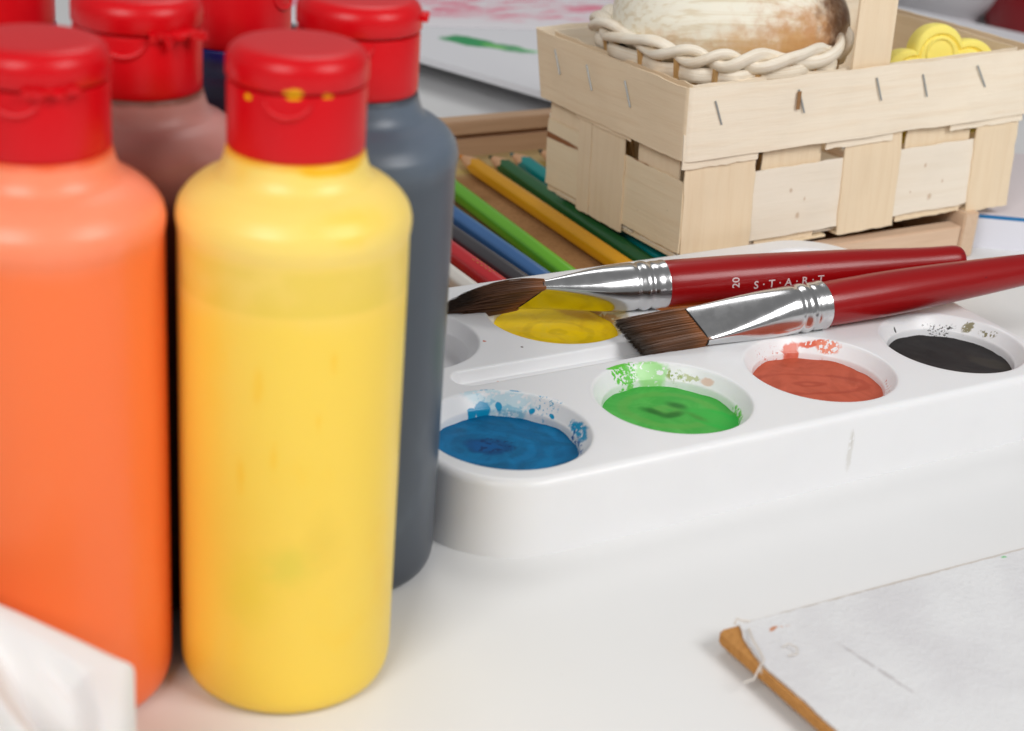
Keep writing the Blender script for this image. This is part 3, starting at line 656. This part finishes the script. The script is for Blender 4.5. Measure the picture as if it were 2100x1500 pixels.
def band(name, z0, z1, off, mats, rag=0.0005, seed=0):
    """one veneer band bent round the four corners; split where the wood grain turns"""
    def path(z, t, side):
        h = z / HT; x0 = -off; x1 = 0.1912 + 0.0012 * h + off; y0 = 0.0003 * h - off; y1 = 0.101 + 0.016 * h + off; r = 0.0025
        pts = {'front': (Vector((x0 + r, y0)), Vector((x1 - r, y0))), 'right': (Vector((x1, y0 + r)), Vector((x1, y1 - r))), 'back': (Vector((x1 - r, y1)), Vector((x0 + r, y1))), 'left': (Vector((x0, y1 - r)), Vector((x0, y0 + r)))}[side]
        nrm = {'front': (0, -1), 'right': (1, 0), 'back': (0, 1), 'left': (-1, 0)}[side]; n = Vector(nrm); d = (pts[1] - pts[0]).normalized()
        if t < 0.06:
            a = (0.06 - t) / 0.06 * PI / 4; c = pts[0] - n * r; p = c + r * (n * math.cos(a) - d * math.sin(a)); return p, n * math.cos(a) - d * math.sin(a)
        if t > 0.94:
            a = (t - 0.94) / 0.06 * PI / 4; c = pts[1] - n * r; p = c + r * (n * math.cos(a) + d * math.sin(a)); return p, n * math.cos(a) + d * math.sin(a)
        return pts[0].lerp(pts[1], (t - 0.06) / 0.88), n
    for side, m in mats.items():
        ts = [0, 0.02, 0.04] + [0.06 + 0.88 * k / 24 for k in range(25)] + [0.96, 0.98, 1.0]
        def fn(u, v, side=side):
            t = ts[round(u * (len(ts) - 1))]; z = z0 + (z1 - z0) * v
            p, n = path(z, t, side)
            if v in (0, 1): z += rag * nz(p.x * 130 + seed, p.y * 130, v * 5) + (0.0004 * nz(p.x * 700, p.y * 700, seed) if v == 1 else 0)
            wv_ = (0.0011 * nz(p.x * 34, p.y * 34, z * 40 + seed) + 0.0004 * nz(p.x * 90, p.y * 90, z * 60 + seed)) * (1 if 0.06 < t < 0.94 else 0)
            return (p.x + n.x * wv_, p.y + n.y * wv_, z), (n.x, n.y, 0)
        sheet(name, fn, len(ts) - 1, 8, 0.0008, m, bk)
S4 = {'front': v_x, 'left': v_y, 'right': v_y, 'back': v_x}
band('rim_band', 0.0444, 0.0752, 0.0027, S4, seed=1)
band('lining_band', 0.0426, 0.0745, -0.0036, S4, seed=5)
strip('band_strip', 'front', -0.003, 0.037, 0.0410, 0.056, 0.0017, v_x, seed=2); strip('band_strip', 'front', 0.074, 0.112, 0.0408, 0.056, 0.0017, v_x, seed=3)
strip('band_strip', 'front', 0.147, 0.1925, 0.0412, 0.056, 0.0017, v_x, seed=4)
strip('band_strip', 'left', 0.0375, 0.082, 0.0425, 0.056, 0.0017, v_y, seed=8)
# uprights: over and under the pale horizontal strip
for s0, s1, sd in ((0.000, 0.0365, 1), (0.0860, 0.1190, 2), (0.1650, 0.1918, 3)): strip('upright_strip', 'front', s0, s1, -0.0005, 0.058, 0.0009, v_z, seed=sd, lean=-0.0012, nv=12)
for s0, s1, sd in ((0.0415, 0.0740, 4), (0.1230, 0.1625, 5)): strip('upright_strip', 'front', s0, s1, 0.0, 0.058, -0.0012, v_z, seed=sd, nv=12)
strip('weaver_strip', 'front', 0.0005, 0.1908, 0.0035, 0.0352, 0.0002, v_w, seed=6, nu=30, wav=0.0003)
for s0, s1, sd in ((0.0695, 0.0798, 7), (0.0425, 0.0688, 8)): strip('upright_strip', 'left', s0, s1, -0.0005, 0.058, 0.0009, v_z, seed=sd, lean=0.0010, nv=12)
for s0, s1, sd in ((0.0045, 0.0350, 9), (0.0830, 0.1080, 10)): strip('upright_strip', 'left', s0, s1, 0.0, 0.058, -0.0012, v_z, seed=sd, nv=12)
strip('weaver_strip', 'left', -0.0005, 0.1080, 0.0035, 0.0350, 0.0002, v_wy, seed=11, nu=26, wav=0.0003)
for s0, s1, sd in ((0.004, 0.050, 12), (0.056, 0.098, 13)): strip('upright_strip', 'right', s0, s1, 0.0, 0.058, -0.0015, v_z, seed=sd)
strip('weaver_strip', 'right', 0.001, 0.104, 0.002, 0.0370, 0.0006, v_wy, seed=14)
for s0, s1, sd in ((0.002, 0.054, 15), (0.058, 0.118, 16), (0.122, 0.176, 17)): strip('upright_strip', 'back', s0, s1, 0.0, 0.058, -0.0015, v_z, seed=sd)
strip('weaver_strip', 'back', 0.001, 0.177, 0.002, 0.0370, 0.0006, v_w, seed=18)
for s0, s1, zz in ((0.001, 0.036, 0.0), (0.043, 0.082, -0.0006), (0.087, 0.118, -0.0002), (0.124, 0.162, 0.0008), (0.166, 0.177, 0.0)):      # floor strips
    box('floor_strip', s0, s1, 0.0006, 0.1005, zz - 0.0006, zz + 0.0006, v_wy, bk, 0.0003)
for s0, s1 in ((0.002, 0.030), (0.036, 0.064), (0.070, 0.099)): box('floor_strip', 0.0006, 0.190, s0, s1, 0.0009, 0.0020, v_w, bk, 0.0003)
# strap handle: a veneer arch from the front wall to the back wall
def hfn(u, v):
    y0, y1, zt = 0.0008, 0.1130, 0.150
    x = 0.0852 + 0.0212 * v
    if u < 0.3: q = u / 0.3; p = Vector((x + 0.0004 * q, y0, 0.046 + 0.064 * q)); n = Vector((0, -1, 0))
    elif u > 0.7: q = (1 - u) / 0.3; p = Vector((x, y1, 0.046 + 0.064 * q)); n = Vector((0, 1, 0))
    else:
        a = PI * (u - 0.3) / 0.4; c = (y0 + y1) / 2; R_ = (y1 - y0) / 2
        p = Vector((x, c - R_ * math.cos(a), 0.110 + (zt - 0.110) * math.sin(a))); n = Vector((0, -math.cos(a), math.sin(a)))
    return p, n
sheet('strap_handle', hfn, 60, 4, 0.0012, v_z, bk)
m_st = Mat('staple_wire', srgb(176, 180, 180), 0.4, 0.5)
def staple(side, s_, z, lean, L=0.0102):
    a, _ = wall(side, s_ - lean / 2, z + L / 2, 0.0034); b, _ = wall(side, s_ + lean / 2, z - L / 2, 0.0036)
    tube('staple', [a, b], 0.00042, m_st, bk, 8)
for s_, z in ((0.0125, 0.0640), (0.0560, 0.0645), (0.0990, 0.0655), (0.1260, 0.0645), (0.1600, 0.0655)): staple('front', s_, z, 0.0040 if s_ != 0.16 else 0.0065)
for s_, z in ((0.0975, 0.0640), (0.0705, 0.0630), (0.0400, 0.0630)): staple('left', s_, z, -0.0055)
box('slit', 0.0530, 0.0550, -0.0038, -0.0036, 0.0612, 0.0690, Mat('slit_shadowed_wood', srgb(150, 110, 70), 0.8), bk, 0.0)

# ------------------------------------------------------------------ little straw basket with shells, yellow flower
m_straw = Mat('straw', srgb(252, 242, 224), 0.42, spec=0.4)
sa = m_straw.n.new('ShaderNodeAttribute'); sa.attribute_name = 'strand'
f, _ = m_straw.noise(m_straw.coord(scale=(1, 1, 0.5), src=sa.outputs['Vector']), 5.0, 5, 0.65); m_straw.mix(m_straw.rng(f, 0.46, 0.70, 0, 0.55), srgb(226, 200, 164)); m_straw.bump(f, 0.5, 0.0010)
f, _ = m_straw.noise(m_straw.coord(), 60, 3); m_straw.mix(m_straw.rng(f, 0.5, 0.75, 0, 0.4), srgb(226, 198, 160))
m_stake = wood('straw_stake', srgb(206, 166, 112), srgb(184, 140, 86), 'z', 1.4, 0.6, 0.1)
sb = thing('straw_basket', 'small round straw basket with braided rim inside the chip basket', 'basket', (0.2080, 0.1780, 0.0215), (0, math.radians(-2.5), 0))
def sup(th, a, b, ex=2.7):
    c, s_ = math.cos(th), math.sin(th); return Vector((a * math.copysign(abs(c) ** (2 / ex), c), b * math.copysign(abs(s_) ** (2 / ex), s_), 0))
A_, B_ = 0.0495, 0.0495
def rim_pt(th, z, k=1.0): p = sup(th, A_ * k, B_ * k); return Vector((p.x, p.y, z))
for ph in (0, PI):
    pts = []
    for k in range(241):
        th = 2 * PI * k / 240; c = rim_pt(th, 0.0795 + 0.0012 * math.sin(2 * th + 1)); rad = c.copy(); rad.z = 0; rad.normalize()
        a = th * 8 + ph + 0.5 * math.sin(3 * th); pts.append(c + rad * (0.0022 * math.cos(a)) + Vector((0, 0, 0.0026 * math.sin(a))))
    fibre_tube('braid_strand', pts, lambda u: 0.0036 + 0.0006 * nz(u * 40, ph), m_straw, sb, 18, 0.60)
NS = 30
for row in range(6):
    z = 0.0725 - row * 0.0072; k_ = 0.985 - 0.035 * row
    pts = []
    for k in range(241):
        th = 2 * PI * k / 240; c = rim_pt(th, z + 0.0008 * nz(th * 3, row), k_); rad = c.copy(); rad.z = 0; rad.normalize()
        pts.append(c + rad * (0.0016 * math.sin(NS / 2 * th + PI * row)))
    fibre_tube('weaver', pts, 0.0034, m_straw, sb, 12, 0.42, Vector((0, 0, 1)))
for k in range(NS):
    th = 2 * PI * (k + 0.5) / NS
    tube('stake', [rim_pt(th, 0.079, 1.0), rim_pt(th, 0.05, 0.90), rim_pt(th, 0.024, 0.78), rim_pt(th, 0.004, 0.70)], 0.0014, m_stake, sb, 6)
V, F = [], []
for q in range(3):
    for k in range(48): p = rim_pt(2 * PI * k / 48, 0.0, (0.74, 0.74, 0.0001)[q]); V.append((p.x, p.y, (0.0, 0.004, 0.004)[q]))
for q in range(2):
    for k in range(48): F.append((q * 48 + k, q * 48 + (k + 1) % 48, (q + 1) * 48 + (k + 1) % 48, (q + 1) * 48 + k))
F.append(tuple(range(48)))
mesh_obj('base', V, F, m_straw, sb, 30)
# big cream shell
m_sh = Mat('shell_cream', srgb(246, 240, 222), 0.48, spec=0.3, sss=0.1, sssr=(0.003,))
f, _ = m_sh.noise(m_sh.coord(scale=(0.04, 5.0, 5.0)), 75, 3, 0.5, 0.1); m_sh.mix(m_sh.rng(f, 0.46, 0.66, 0, 0.5), srgb(214, 192, 150)); m_sh.bump(f, 0.22, 0.0010)
m_sh.blob(0.026, -0.024, 0.036, 0.022, 20, srgb(196, 132, 66), 0.85, 0.8, 0.8, 130, z=0.004, rz=0.017)
m_sh.blob(0.040, -0.014, 0.018, 0.018, 20, srgb(112, 72, 44), 0.9, 0.7, 0.7, 160, z=0.006, rz=0.017)
m_sh.blob(0.010, -0.036, 0.040, 0.008, 8, srgb(210, 164, 104), 0.75, 0.7, 0.7, 150, z=0.0, rz=0.011)
m_sh.blob(-0.030, -0.030, 0.016, 0.012, -30, srgb(206, 156, 92), 0.6, 0.8, 0.7, 180, z=0.0, rz=0.009)
V, F = [], []; NU, NV = 120, 160
for i in range(NU + 1):
    a = PI * i / NU                            # from the right pole (beak) to the left end
    for k in range(NV):
        ph = 2 * PI * k / NV
        r = math.sin(a) ** (1.05 if a < PI / 2 else 0.72)
        rib = 0.00010 * math.sin(ph * 34 + 2.0 * nz(ph * 2, 0.3)) * min(1, r * 1.3) + 0.0007 * nz(a * 3, ph * 4, 4.0)
        wd = 0.040 + rib; ht = (0.034 if math.sin(ph) > 0 else 0.020) + rib
        V.append((0.0530 * math.cos(a) + 0.002 * r * math.cos(ph), wd * r * math.cos(ph), ht * r * math.sin(ph)))
for i in range(NU):
    for k in range(NV): F.append((i * NV + k, i * NV + (k + 1) % NV, (i + 1) * NV + (k + 1) % NV, (i + 1) * NV + k))
sh = mesh_obj('sea_shell', V, F, m_sh, None, 60, (0.2100, 0.1780, 0.1040)); sh.rotation_euler = (math.radians(6), math.radians(-3), math.radians(-30))
tag(sh, 'large cream sea shell with brown stains in the small straw basket', 'shell')
V, F = lathe_vf([(0, -0.004), (0.006, -0.0034), (0.009, -0.001), (0.0095, 0.0005), (0.007, 0.003), (0, 0.004)], 32)
V = [(x * 1.7, y * 0.9 + 0.0015 * math.cos(x * 120), z) for x, y, z in V]
ms = mesh_obj('mussel_shell', V, F, Mat('mussel_blue', srgb(26, 40, 58), 0.3), None, 60, (0.1660, 0.1820, 0.0925)); ms.rotation_euler = (0.3, 0.1, math.radians(-50))
tag(ms, 'small dark blue shell tucked left of the large cream shell', 'shell')
# yellow scalloped flower standing in the chip basket
m_fl = Mat('yellow_foam', srgb(255, 236, 124), 0.7, spec=0.3, sss=0.2, sssr=(0.003,))
f, _ = m_fl.noise(m_fl.coord(), 420, 3); m_fl.bump(f, 0.3, 0.0008)
def flower():
    t = thing('flower_shape', 'yellow scalloped flower shape standing in the chip basket', 'flower shape')
    NP = 6; n = 144; out = []
    cs = [(0.0185 * math.cos(2 * PI * k / NP + PI / 2), 0.0185 * math.sin(2 * PI * k / NP + PI / 2)) for k in range(NP)]; pr = 0.0125
    for k in range(n):
        a = 2 * PI * k / n; d = Vector((math.cos(a), math.sin(a))); best = 0.01
        for cx, cy in cs:
            b = d.x * cx + d.y * cy; disc = b * b - (cx * cx + cy * cy - pr * pr)
            if disc > 0: best = max(best, b + math.sqrt(disc))
        out.append(d * best)
    V, F = [], []
    lay = [(0.0, -0.0052), (0.90, -0.0052), (0.985, -0.0040), (1.0, -0.001), (1.0, 0.002), (0.985, 0.0044), (0.93, 0.0054), (0.87, 0.0054), (0.83, 0.0040), (0.79, 0.0052), (0.6, 0.0056), (0.0, 0.0056)]
    for s_, z in lay:
        for p in out: V.append((p.x * max(s_, 1e-4), -z, p.y * max(s_, 1e-4)))
    for q in range(len(lay) - 1):
        for k in range(n): F.append((q * n + k, q * n + (k + 1) % n, (q + 1) * n + (k + 1) % n, (q + 1) * n + k))
    mesh_obj('petals', V, F, m_fl, t, 45)
    for cx, cy in cs:
        tube('embossed_ring', [(cx * 0.96 + 0.0068 * math.cos(a), -0.0055, cy * 0.96 + 0.0068 * math.sin(a)) for a in [2 * PI * k / 24 for k in range(25)]], 0.0006, m_fl, t, 6)
    return t
fl = flower(); fl.location = (0.3040, 0.1400, 0.0765); fl.rotation_euler = (math.radians(-8), math.radians(-9), math.radians(-14))

# ------------------------------------------------------------------ papers, pads and pots behind
m_pad = Mat('white_board', srgb(226, 226, 230), 0.6, spec=0.3)
d1 = Vector((0.344, -0.939)); n1 = Vector((0.939, 0.344)); o1 = Vector((0.1991, 0.4535))
def quad_slab(name, corners, z0, z1, mat, label=None, cat=None, parent=None, sub=1):
    V = [(x, y, z0) for x, y in corners] + [(x, y, z1) for x, y in corners]
    F = [(3, 2, 1, 0), (4, 5, 6, 7)] + [(k, (k + 1) % 4, 4 + (k + 1) % 4, 4 + k) for k in range(4)]
    o = mesh_obj(name, V, F, mat, parent, 0)
    if label: tag(o, label, cat)
    return o
a = o1 - d1 * 0.16; b = o1 + d1 * 0.26
# green stroke
gp = Vector((0.2580, 0.4720))
m_pad.blob(0.2465, 0.4790, 0.0200, 0.0120, -58, srgb(0, 150, 80), 0.95, 0.3, 0.4, 80)
m_pad.blob(0.2620, 0.4600, 0.0200, 0.0090, -58, srgb(30, 150, 80), 0.85, 0.4, 0.5, 90)
m_pad.blob(0.2560, 0.4660, 0.0120, 0.0035, -58, srgb(150, 220, 120), 0.7, 0.4, 0.5, 120)
m_pad.blob(0.2780, 0.4440, 0.0200, 0.0024, -52, srgb(120, 210, 130), 0.7, 0.4, 0.4, 120)
quad_slab('drawing_board', [a, b, b + n1 * 0.42, a + n1 * 0.42], 0.0160, 0.0200, m_pad, 'white board with a green paint stroke behind the basket', 'board')
a2 = o1 + n1 * 0.05 - d1 * 0.13; b2 = o1 + n1 * 0.05 + d1 * 0.22
quad_slab('prop_pad', [a2, b2, b2 + n1 * 0.3, a2 + n1 * 0.3], 0.0, 0.0159, Mat('pad_gap_shade', srgb(120, 118, 116), 0.8), 'unseen pad added under the white board, grey for the gap shade', 'pad')  # unseen prop added to raise the board, coloured dark for the shaded gap
m_pap = Mat('paper_pink', srgb(232, 228, 232), 0.85, spec=0.15)
f, _ = m_pap.noise(m_pap.coord(scale=(1, 3.5, 1), rot=(0, 0, 0.35)), 26, 6, 0.7, 0.5); msk = m_pap.rng(f, 0.44, 0.58, 0, 0.9)
pb = m_pap.sep(m_pap.coord(rot=(0, 0, math.radians(18.5))), 1)
m_pap.mix(m_pap.math('MULTIPLY', msk, m_pap.rng(pb, 0.585, 0.605)), srgb(232, 128, 152))
f, _ = m_pap.noise(m_pap.coord(scale=(1, 2, 1)), 60, 5, 0.7); m_pap.mix(m_pap.math('MULTIPLY', m_pap.rng(f, 0.52, 0.66, 0, 0.6), m_pap.rng(pb, 0.575, 0.590)), srgb(238, 170, 186))
dp = Vector((0.948, -0.318)); np_ = Vector((0.318, 0.948)); op = Vector((0.2333, 0.5210))
quad_slab('painted_paper', [op - dp * 0.12, op + dp * 0.22, op + dp * 0.22 + np_ * 0.30, op - dp * 0.12 + np_ * 0.30], 0.0203, 0.0210, m_pap, 'white paper with pink brush strokes at the back', 'paper')
# white pad with blue edge at the right
pdv = Vector((0.84, -0.54)); pn = Vector((0.54, 0.84)); p0 = Vector((0.3335, 0.1290))
pd = thing('paper_pad', 'white paper pad with blue cover edge right of the pencil box', 'pad')
cs = [p0, p0 + pdv * 0.16, p0 + pdv * 0.16 + pn * 0.11, p0 + pn * 0.11]
quad_slab('sheets', cs, 0.0, 0.0150, Mat('pad_sheets', srgb(228, 228, 236), 0.7), parent=pd)
quad_slab('cover', [Vector(c) for c in cs], 0.0151, 0.0167, Mat('pad_blue', srgb(20, 118, 178), 0.45), parent=pd)
quad_slab('cover_sheet', [cs[0] + pn * 0.0004, cs[1] + pn * 0.0004, cs[2], cs[3]], 0.0168, 0.0176, Mat('pad_top', srgb(224, 214, 216), 0.7), parent=pd)
# dark red jar and white bowl far behind
m_rj = Mat('dark_red_glaze', srgb(138, 16, 26), 0.3)
jar = thing('red_jar', 'dark red jar at the top right behind the basket', 'jar', (0.772, 0.478, 0))
lathe('jar_body', smooth_profile([(0.0, 0.0), (0.048, 0.0), (0.056, 0.006), (0.060, 0.03), (0.060, 0.08), (0.052, 0.10), (0.046, 0.105), (0.046, 0.115), (0.042, 0.115), (0.042, 0.10)], 5), m_rj, jar, 64)
lathe('jar_lid', [(0.0, 0.126), (0.044, 0.126), (0.049, 0.123), (0.049, 0.108), (0.047, 0.108)], m_rj, jar, 64)
m_bw = Mat('white_glaze', srgb(214, 212, 216), 0.35)
bo = lathe('white_bowl', smooth_profile([(0.0, 0.002), (0.030, 0.0), (0.034, 0.006), (0.050, 0.02), (0.066, 0.045), (0.070, 0.06), (0.068, 0.06), (0.060, 0.04), (0.04, 0.015), (0.0, 0.012)], 5), m_bw, None, 64, 50, (0.712, 0.545, 0))
tag(bo, 'pale bowl blurred at the top edge behind the basket', 'bowl')

# ------------------------------------------------------------------ canvas board in front
cb = thing('canvas_board', 'worn canvas board with bare brown corner at lower right', 'canvas board', (0.0135, -0.0975, 0.0030), (0, math.radians(1.0), 0))
m_card = Mat('brown_card', srgb(190, 136, 76), 0.8, spec=0.2)
f, _ = m_card.noise(m_card.coord(), 600, 3); m_card.mix(m_card.rng(f, 0.4, 0.7, 0, 0.5), srgb(160, 108, 56)); m_card.bump(f, 0.4, 0.001)
f, _ = m_card.noise(m_card.coord(), 170, 2); m_card.mix(m_card.rng(f, 0.70, 0.74, 0, 0.8), srgb(225, 218, 208))
m_cv = Mat('canvas_white', srgb(224, 224, 225), 0.85, spec=0.15)
f, _ = m_cv.noise(m_cv.coord(), 26, 5); m_cv.mix(m_cv.rng(f, 0.42, 0.72, 0, 0.35), srgb(192, 188, 192))
m_cv.blob(0.0150, -0.0060, 0.0022, 0.0008, 20, srgb(196, 118, 60), 0.9, 0.4, 0.6, 700, holes=0.42, hscale=1100)
m_cv.blob(0.0190, -0.0062, 0.0020, 0.0006, -10, srgb(205, 140, 100), 0.6, 0.5, 0.6, 700, holes=0.48, hscale=1100)
m_cv.blob(0.110, -0.002, 0.0012, 0.0006, 0, srgb(90, 190, 110), 0.8, 0.4, 0.5, 900)
m_cv.blob(0.030, -0.034, 0.0010, 0.016, 8, srgb(160, 152, 152), 0.5, 0.6, 0.7, 300, holes=0.44, hscale=500)
m_cv.blob(0.085, 0.0, 0.09, 0.0011, 0, srgb(186, 172, 156), 0.75, 0.5, 0.5, 220)
m_cv.blob(0.0035, -0.003, 0.004, 0.003, 0, srgb(190, 170, 150), 0.5, 0.7, 0.6, 500)
f1, _ = m_cv.noise(m_cv.coord(), 700, 3); f2, _ = m_cv.noise(m_cv.coord(), 60, 3)
m_cv.bump(m_cv.math('ADD', m_cv.math('MULTIPLY', f1, 0.5), f2), 0.55, 0.0014)
def cut_slab(name, pts, z0, z1, mat, parent):
    bm = bmesh.new(); lo = [bm.verts.new((x, y, z0)) for x, y in pts]; hi = [bm.verts.new((x, y, z1)) for x, y in pts]
    bm.faces.new(hi); bm.faces.new(list(reversed(lo)))
    for k in range(len(pts)): k2 = (k + 1) % len(pts); bm.faces.new((lo[k], lo[k2], hi[k2], hi[k]))
    bmesh.ops.bevel(bm, geom=[e for e in bm.edges if abs(e.verts[0].co.z - e.verts[1].co.z) < 1e-6], offset=(z1 - z0) * 0.12, segments=2, affect='EDGES')
    return bm_obj(name, bm, mat, parent, 35)
arc = [(0.002 - 0.002 * math.cos(a), -0.002 + 0.002 * math.sin(a)) for a in [PI / 2 * k / 6 for k in range(7)]]
left = [(0.0004 * nz(k * 0.7, 3.3), -0.150 + 0.148 * k / 24) for k in range(24)]
cut_slab('card', left + arc + [(0.17, 0.0), (0.17, -0.15)], 0.0002, 0.0032, m_card, cb)
edge = []
for k in range(80):
    y = -0.149 + 0.1470 * (k / 79) ** 0.6
    x = 0.0012 + 0.0055 * math.exp((y + 0.002) / 0.0075) + 0.0010 * nz(y * 70, 1.1) + 0.0005 * nz(y * 400, 2.0)
    edge.append((max(x, -0.0002), y))
top = [(0.0072, -0.0004)] + [(0.010 + 0.16 * k / 60, -0.0002 + 0.00035 * nz(k * 1.9, 5.0)) for k in range(61)]
cut_slab('canvas_sheet', edge + top + [(0.170, -0.149)], 0.0033, 0.0040, m_cv, cb)
m_thr = Mat('loose_thread', srgb(216, 208, 200), 0.8)
tube('thread', [(0.0078, -0.004, 0.0046), (0.0050, -0.009, 0.0052), (0.0035, -0.014, 0.0050), (0.0022, -0.018, 0.0047), (-0.0012, -0.0200, 0.0034), (-0.0036, -0.0215, 0.0022), (-0.0060, -0.0205, 0.0012)], 0.00030, m_thr, cb, 6)
tube('thread', [(0.0110, -0.0150, 0.0046), (0.0132, -0.0150, 0.0052), (0.0140, -0.0175, 0.0052), (0.0125, -0.0195, 0.0048), (0.0098, -0.0190, 0.0046)], 0.00022, m_thr, cb, 6)
tube('thread', [(0.006, 0.0, 0.0042), (0.0072, 0.0008, 0.0052), (0.0084, 0.0002, 0.0046), (0.0105, -0.0008, 0.0044)], 0.00035, m_thr, cb, 6)

# ------------------------------------------------------------------ crumpled white cloth at the lower left
m_pl = Mat('cloth_white', srgb(238, 237, 235), 0.85, spec=0.15, sss=0.12, sssr=(0.004,))
f, _ = m_pl.noise(m_pl.coord(), 50, 4); m_pl.mix(m_pl.rng(f, 0.55, 0.8, 0, 0.35), srgb(226, 214, 196))
f, _ = m_pl.noise(m_pl.coord(), 1600, 2); m_pl.bump(f, 0.25, 0.0005)
def relief(x, y):
    d = min(x, y) + 0.0016 * nz(x * 60, y * 60, 5.0)
    q = max(0.0, min(1.0, (d - 0.007 - 0.004 * nz(x * 40, y * 30, 3.0)) / 0.010)); q = q * q * (3 - 2 * q)
    fold = 0.0100 * (1 - 3.0 * nz(x * 26 + y * 20, y * 16 - x * 8, 0.7) ** 2) + 0.006 * nz(x * 62 + y * 34, y * 20 - x * 12, 2.0) + 0.0022 * nz(x * 120 + y * 80, y * 50, 6.0)
    h = -0.010 * q + q * fold + 0.0010 * nz(x * 55, y * 55, 8.0)
    e = 0.0055; d = min(x, y)
    if d < e: h -= (e - math.sqrt(max(0, e * e - (e - d) ** 2))) * 0.8
    return h
N = 90; S = 0.075; V, F = [], []
for i in range(N + 1):
    for j in range(N + 1):
        x, y = S * (i / N) ** 1.3, S * (j / N) ** 1.3
        if i == 0: x = 0.0
        V.append((x, y, 0.050 + relief(x + 1e-6, y + 1e-6)))
g = lambda i, j: i * (N + 1) + j
for i in range(N):
    for j in range(N): F.append((g(i, j), g(i + 1, j), g(i + 1, j + 1), g(i, j + 1)))
rim_ = [g(i, 0) for i in range(N + 1)] + [g(N, j) for j in range(1, N + 1)] + [g(i, N) for i in range(N - 1, -1, -1)] + [g(0, j) for j in range(N - 1, 0, -1)]
base = len(V); V += [(V[k][0], V[k][1], 0.0) for k in rim_]
for k in range(len(rim_)): k2 = (k + 1) % len(rim_); F.append((rim_[k], rim_[k2], base + k2, base + k))
F.append(tuple(base + k for k in range(len(rim_))))
V = [(-0.35 * x - 0.50 * y, -0.937 * x + 0.866 * y, z) for x, y, z in V]
ti = mesh_obj('folded_cloth', V, F, m_pl, None, 60, (-0.1543, -0.1041, 0.0))
tag(ti, 'crumpled white cloth in front of the orange bottle', 'cloth')
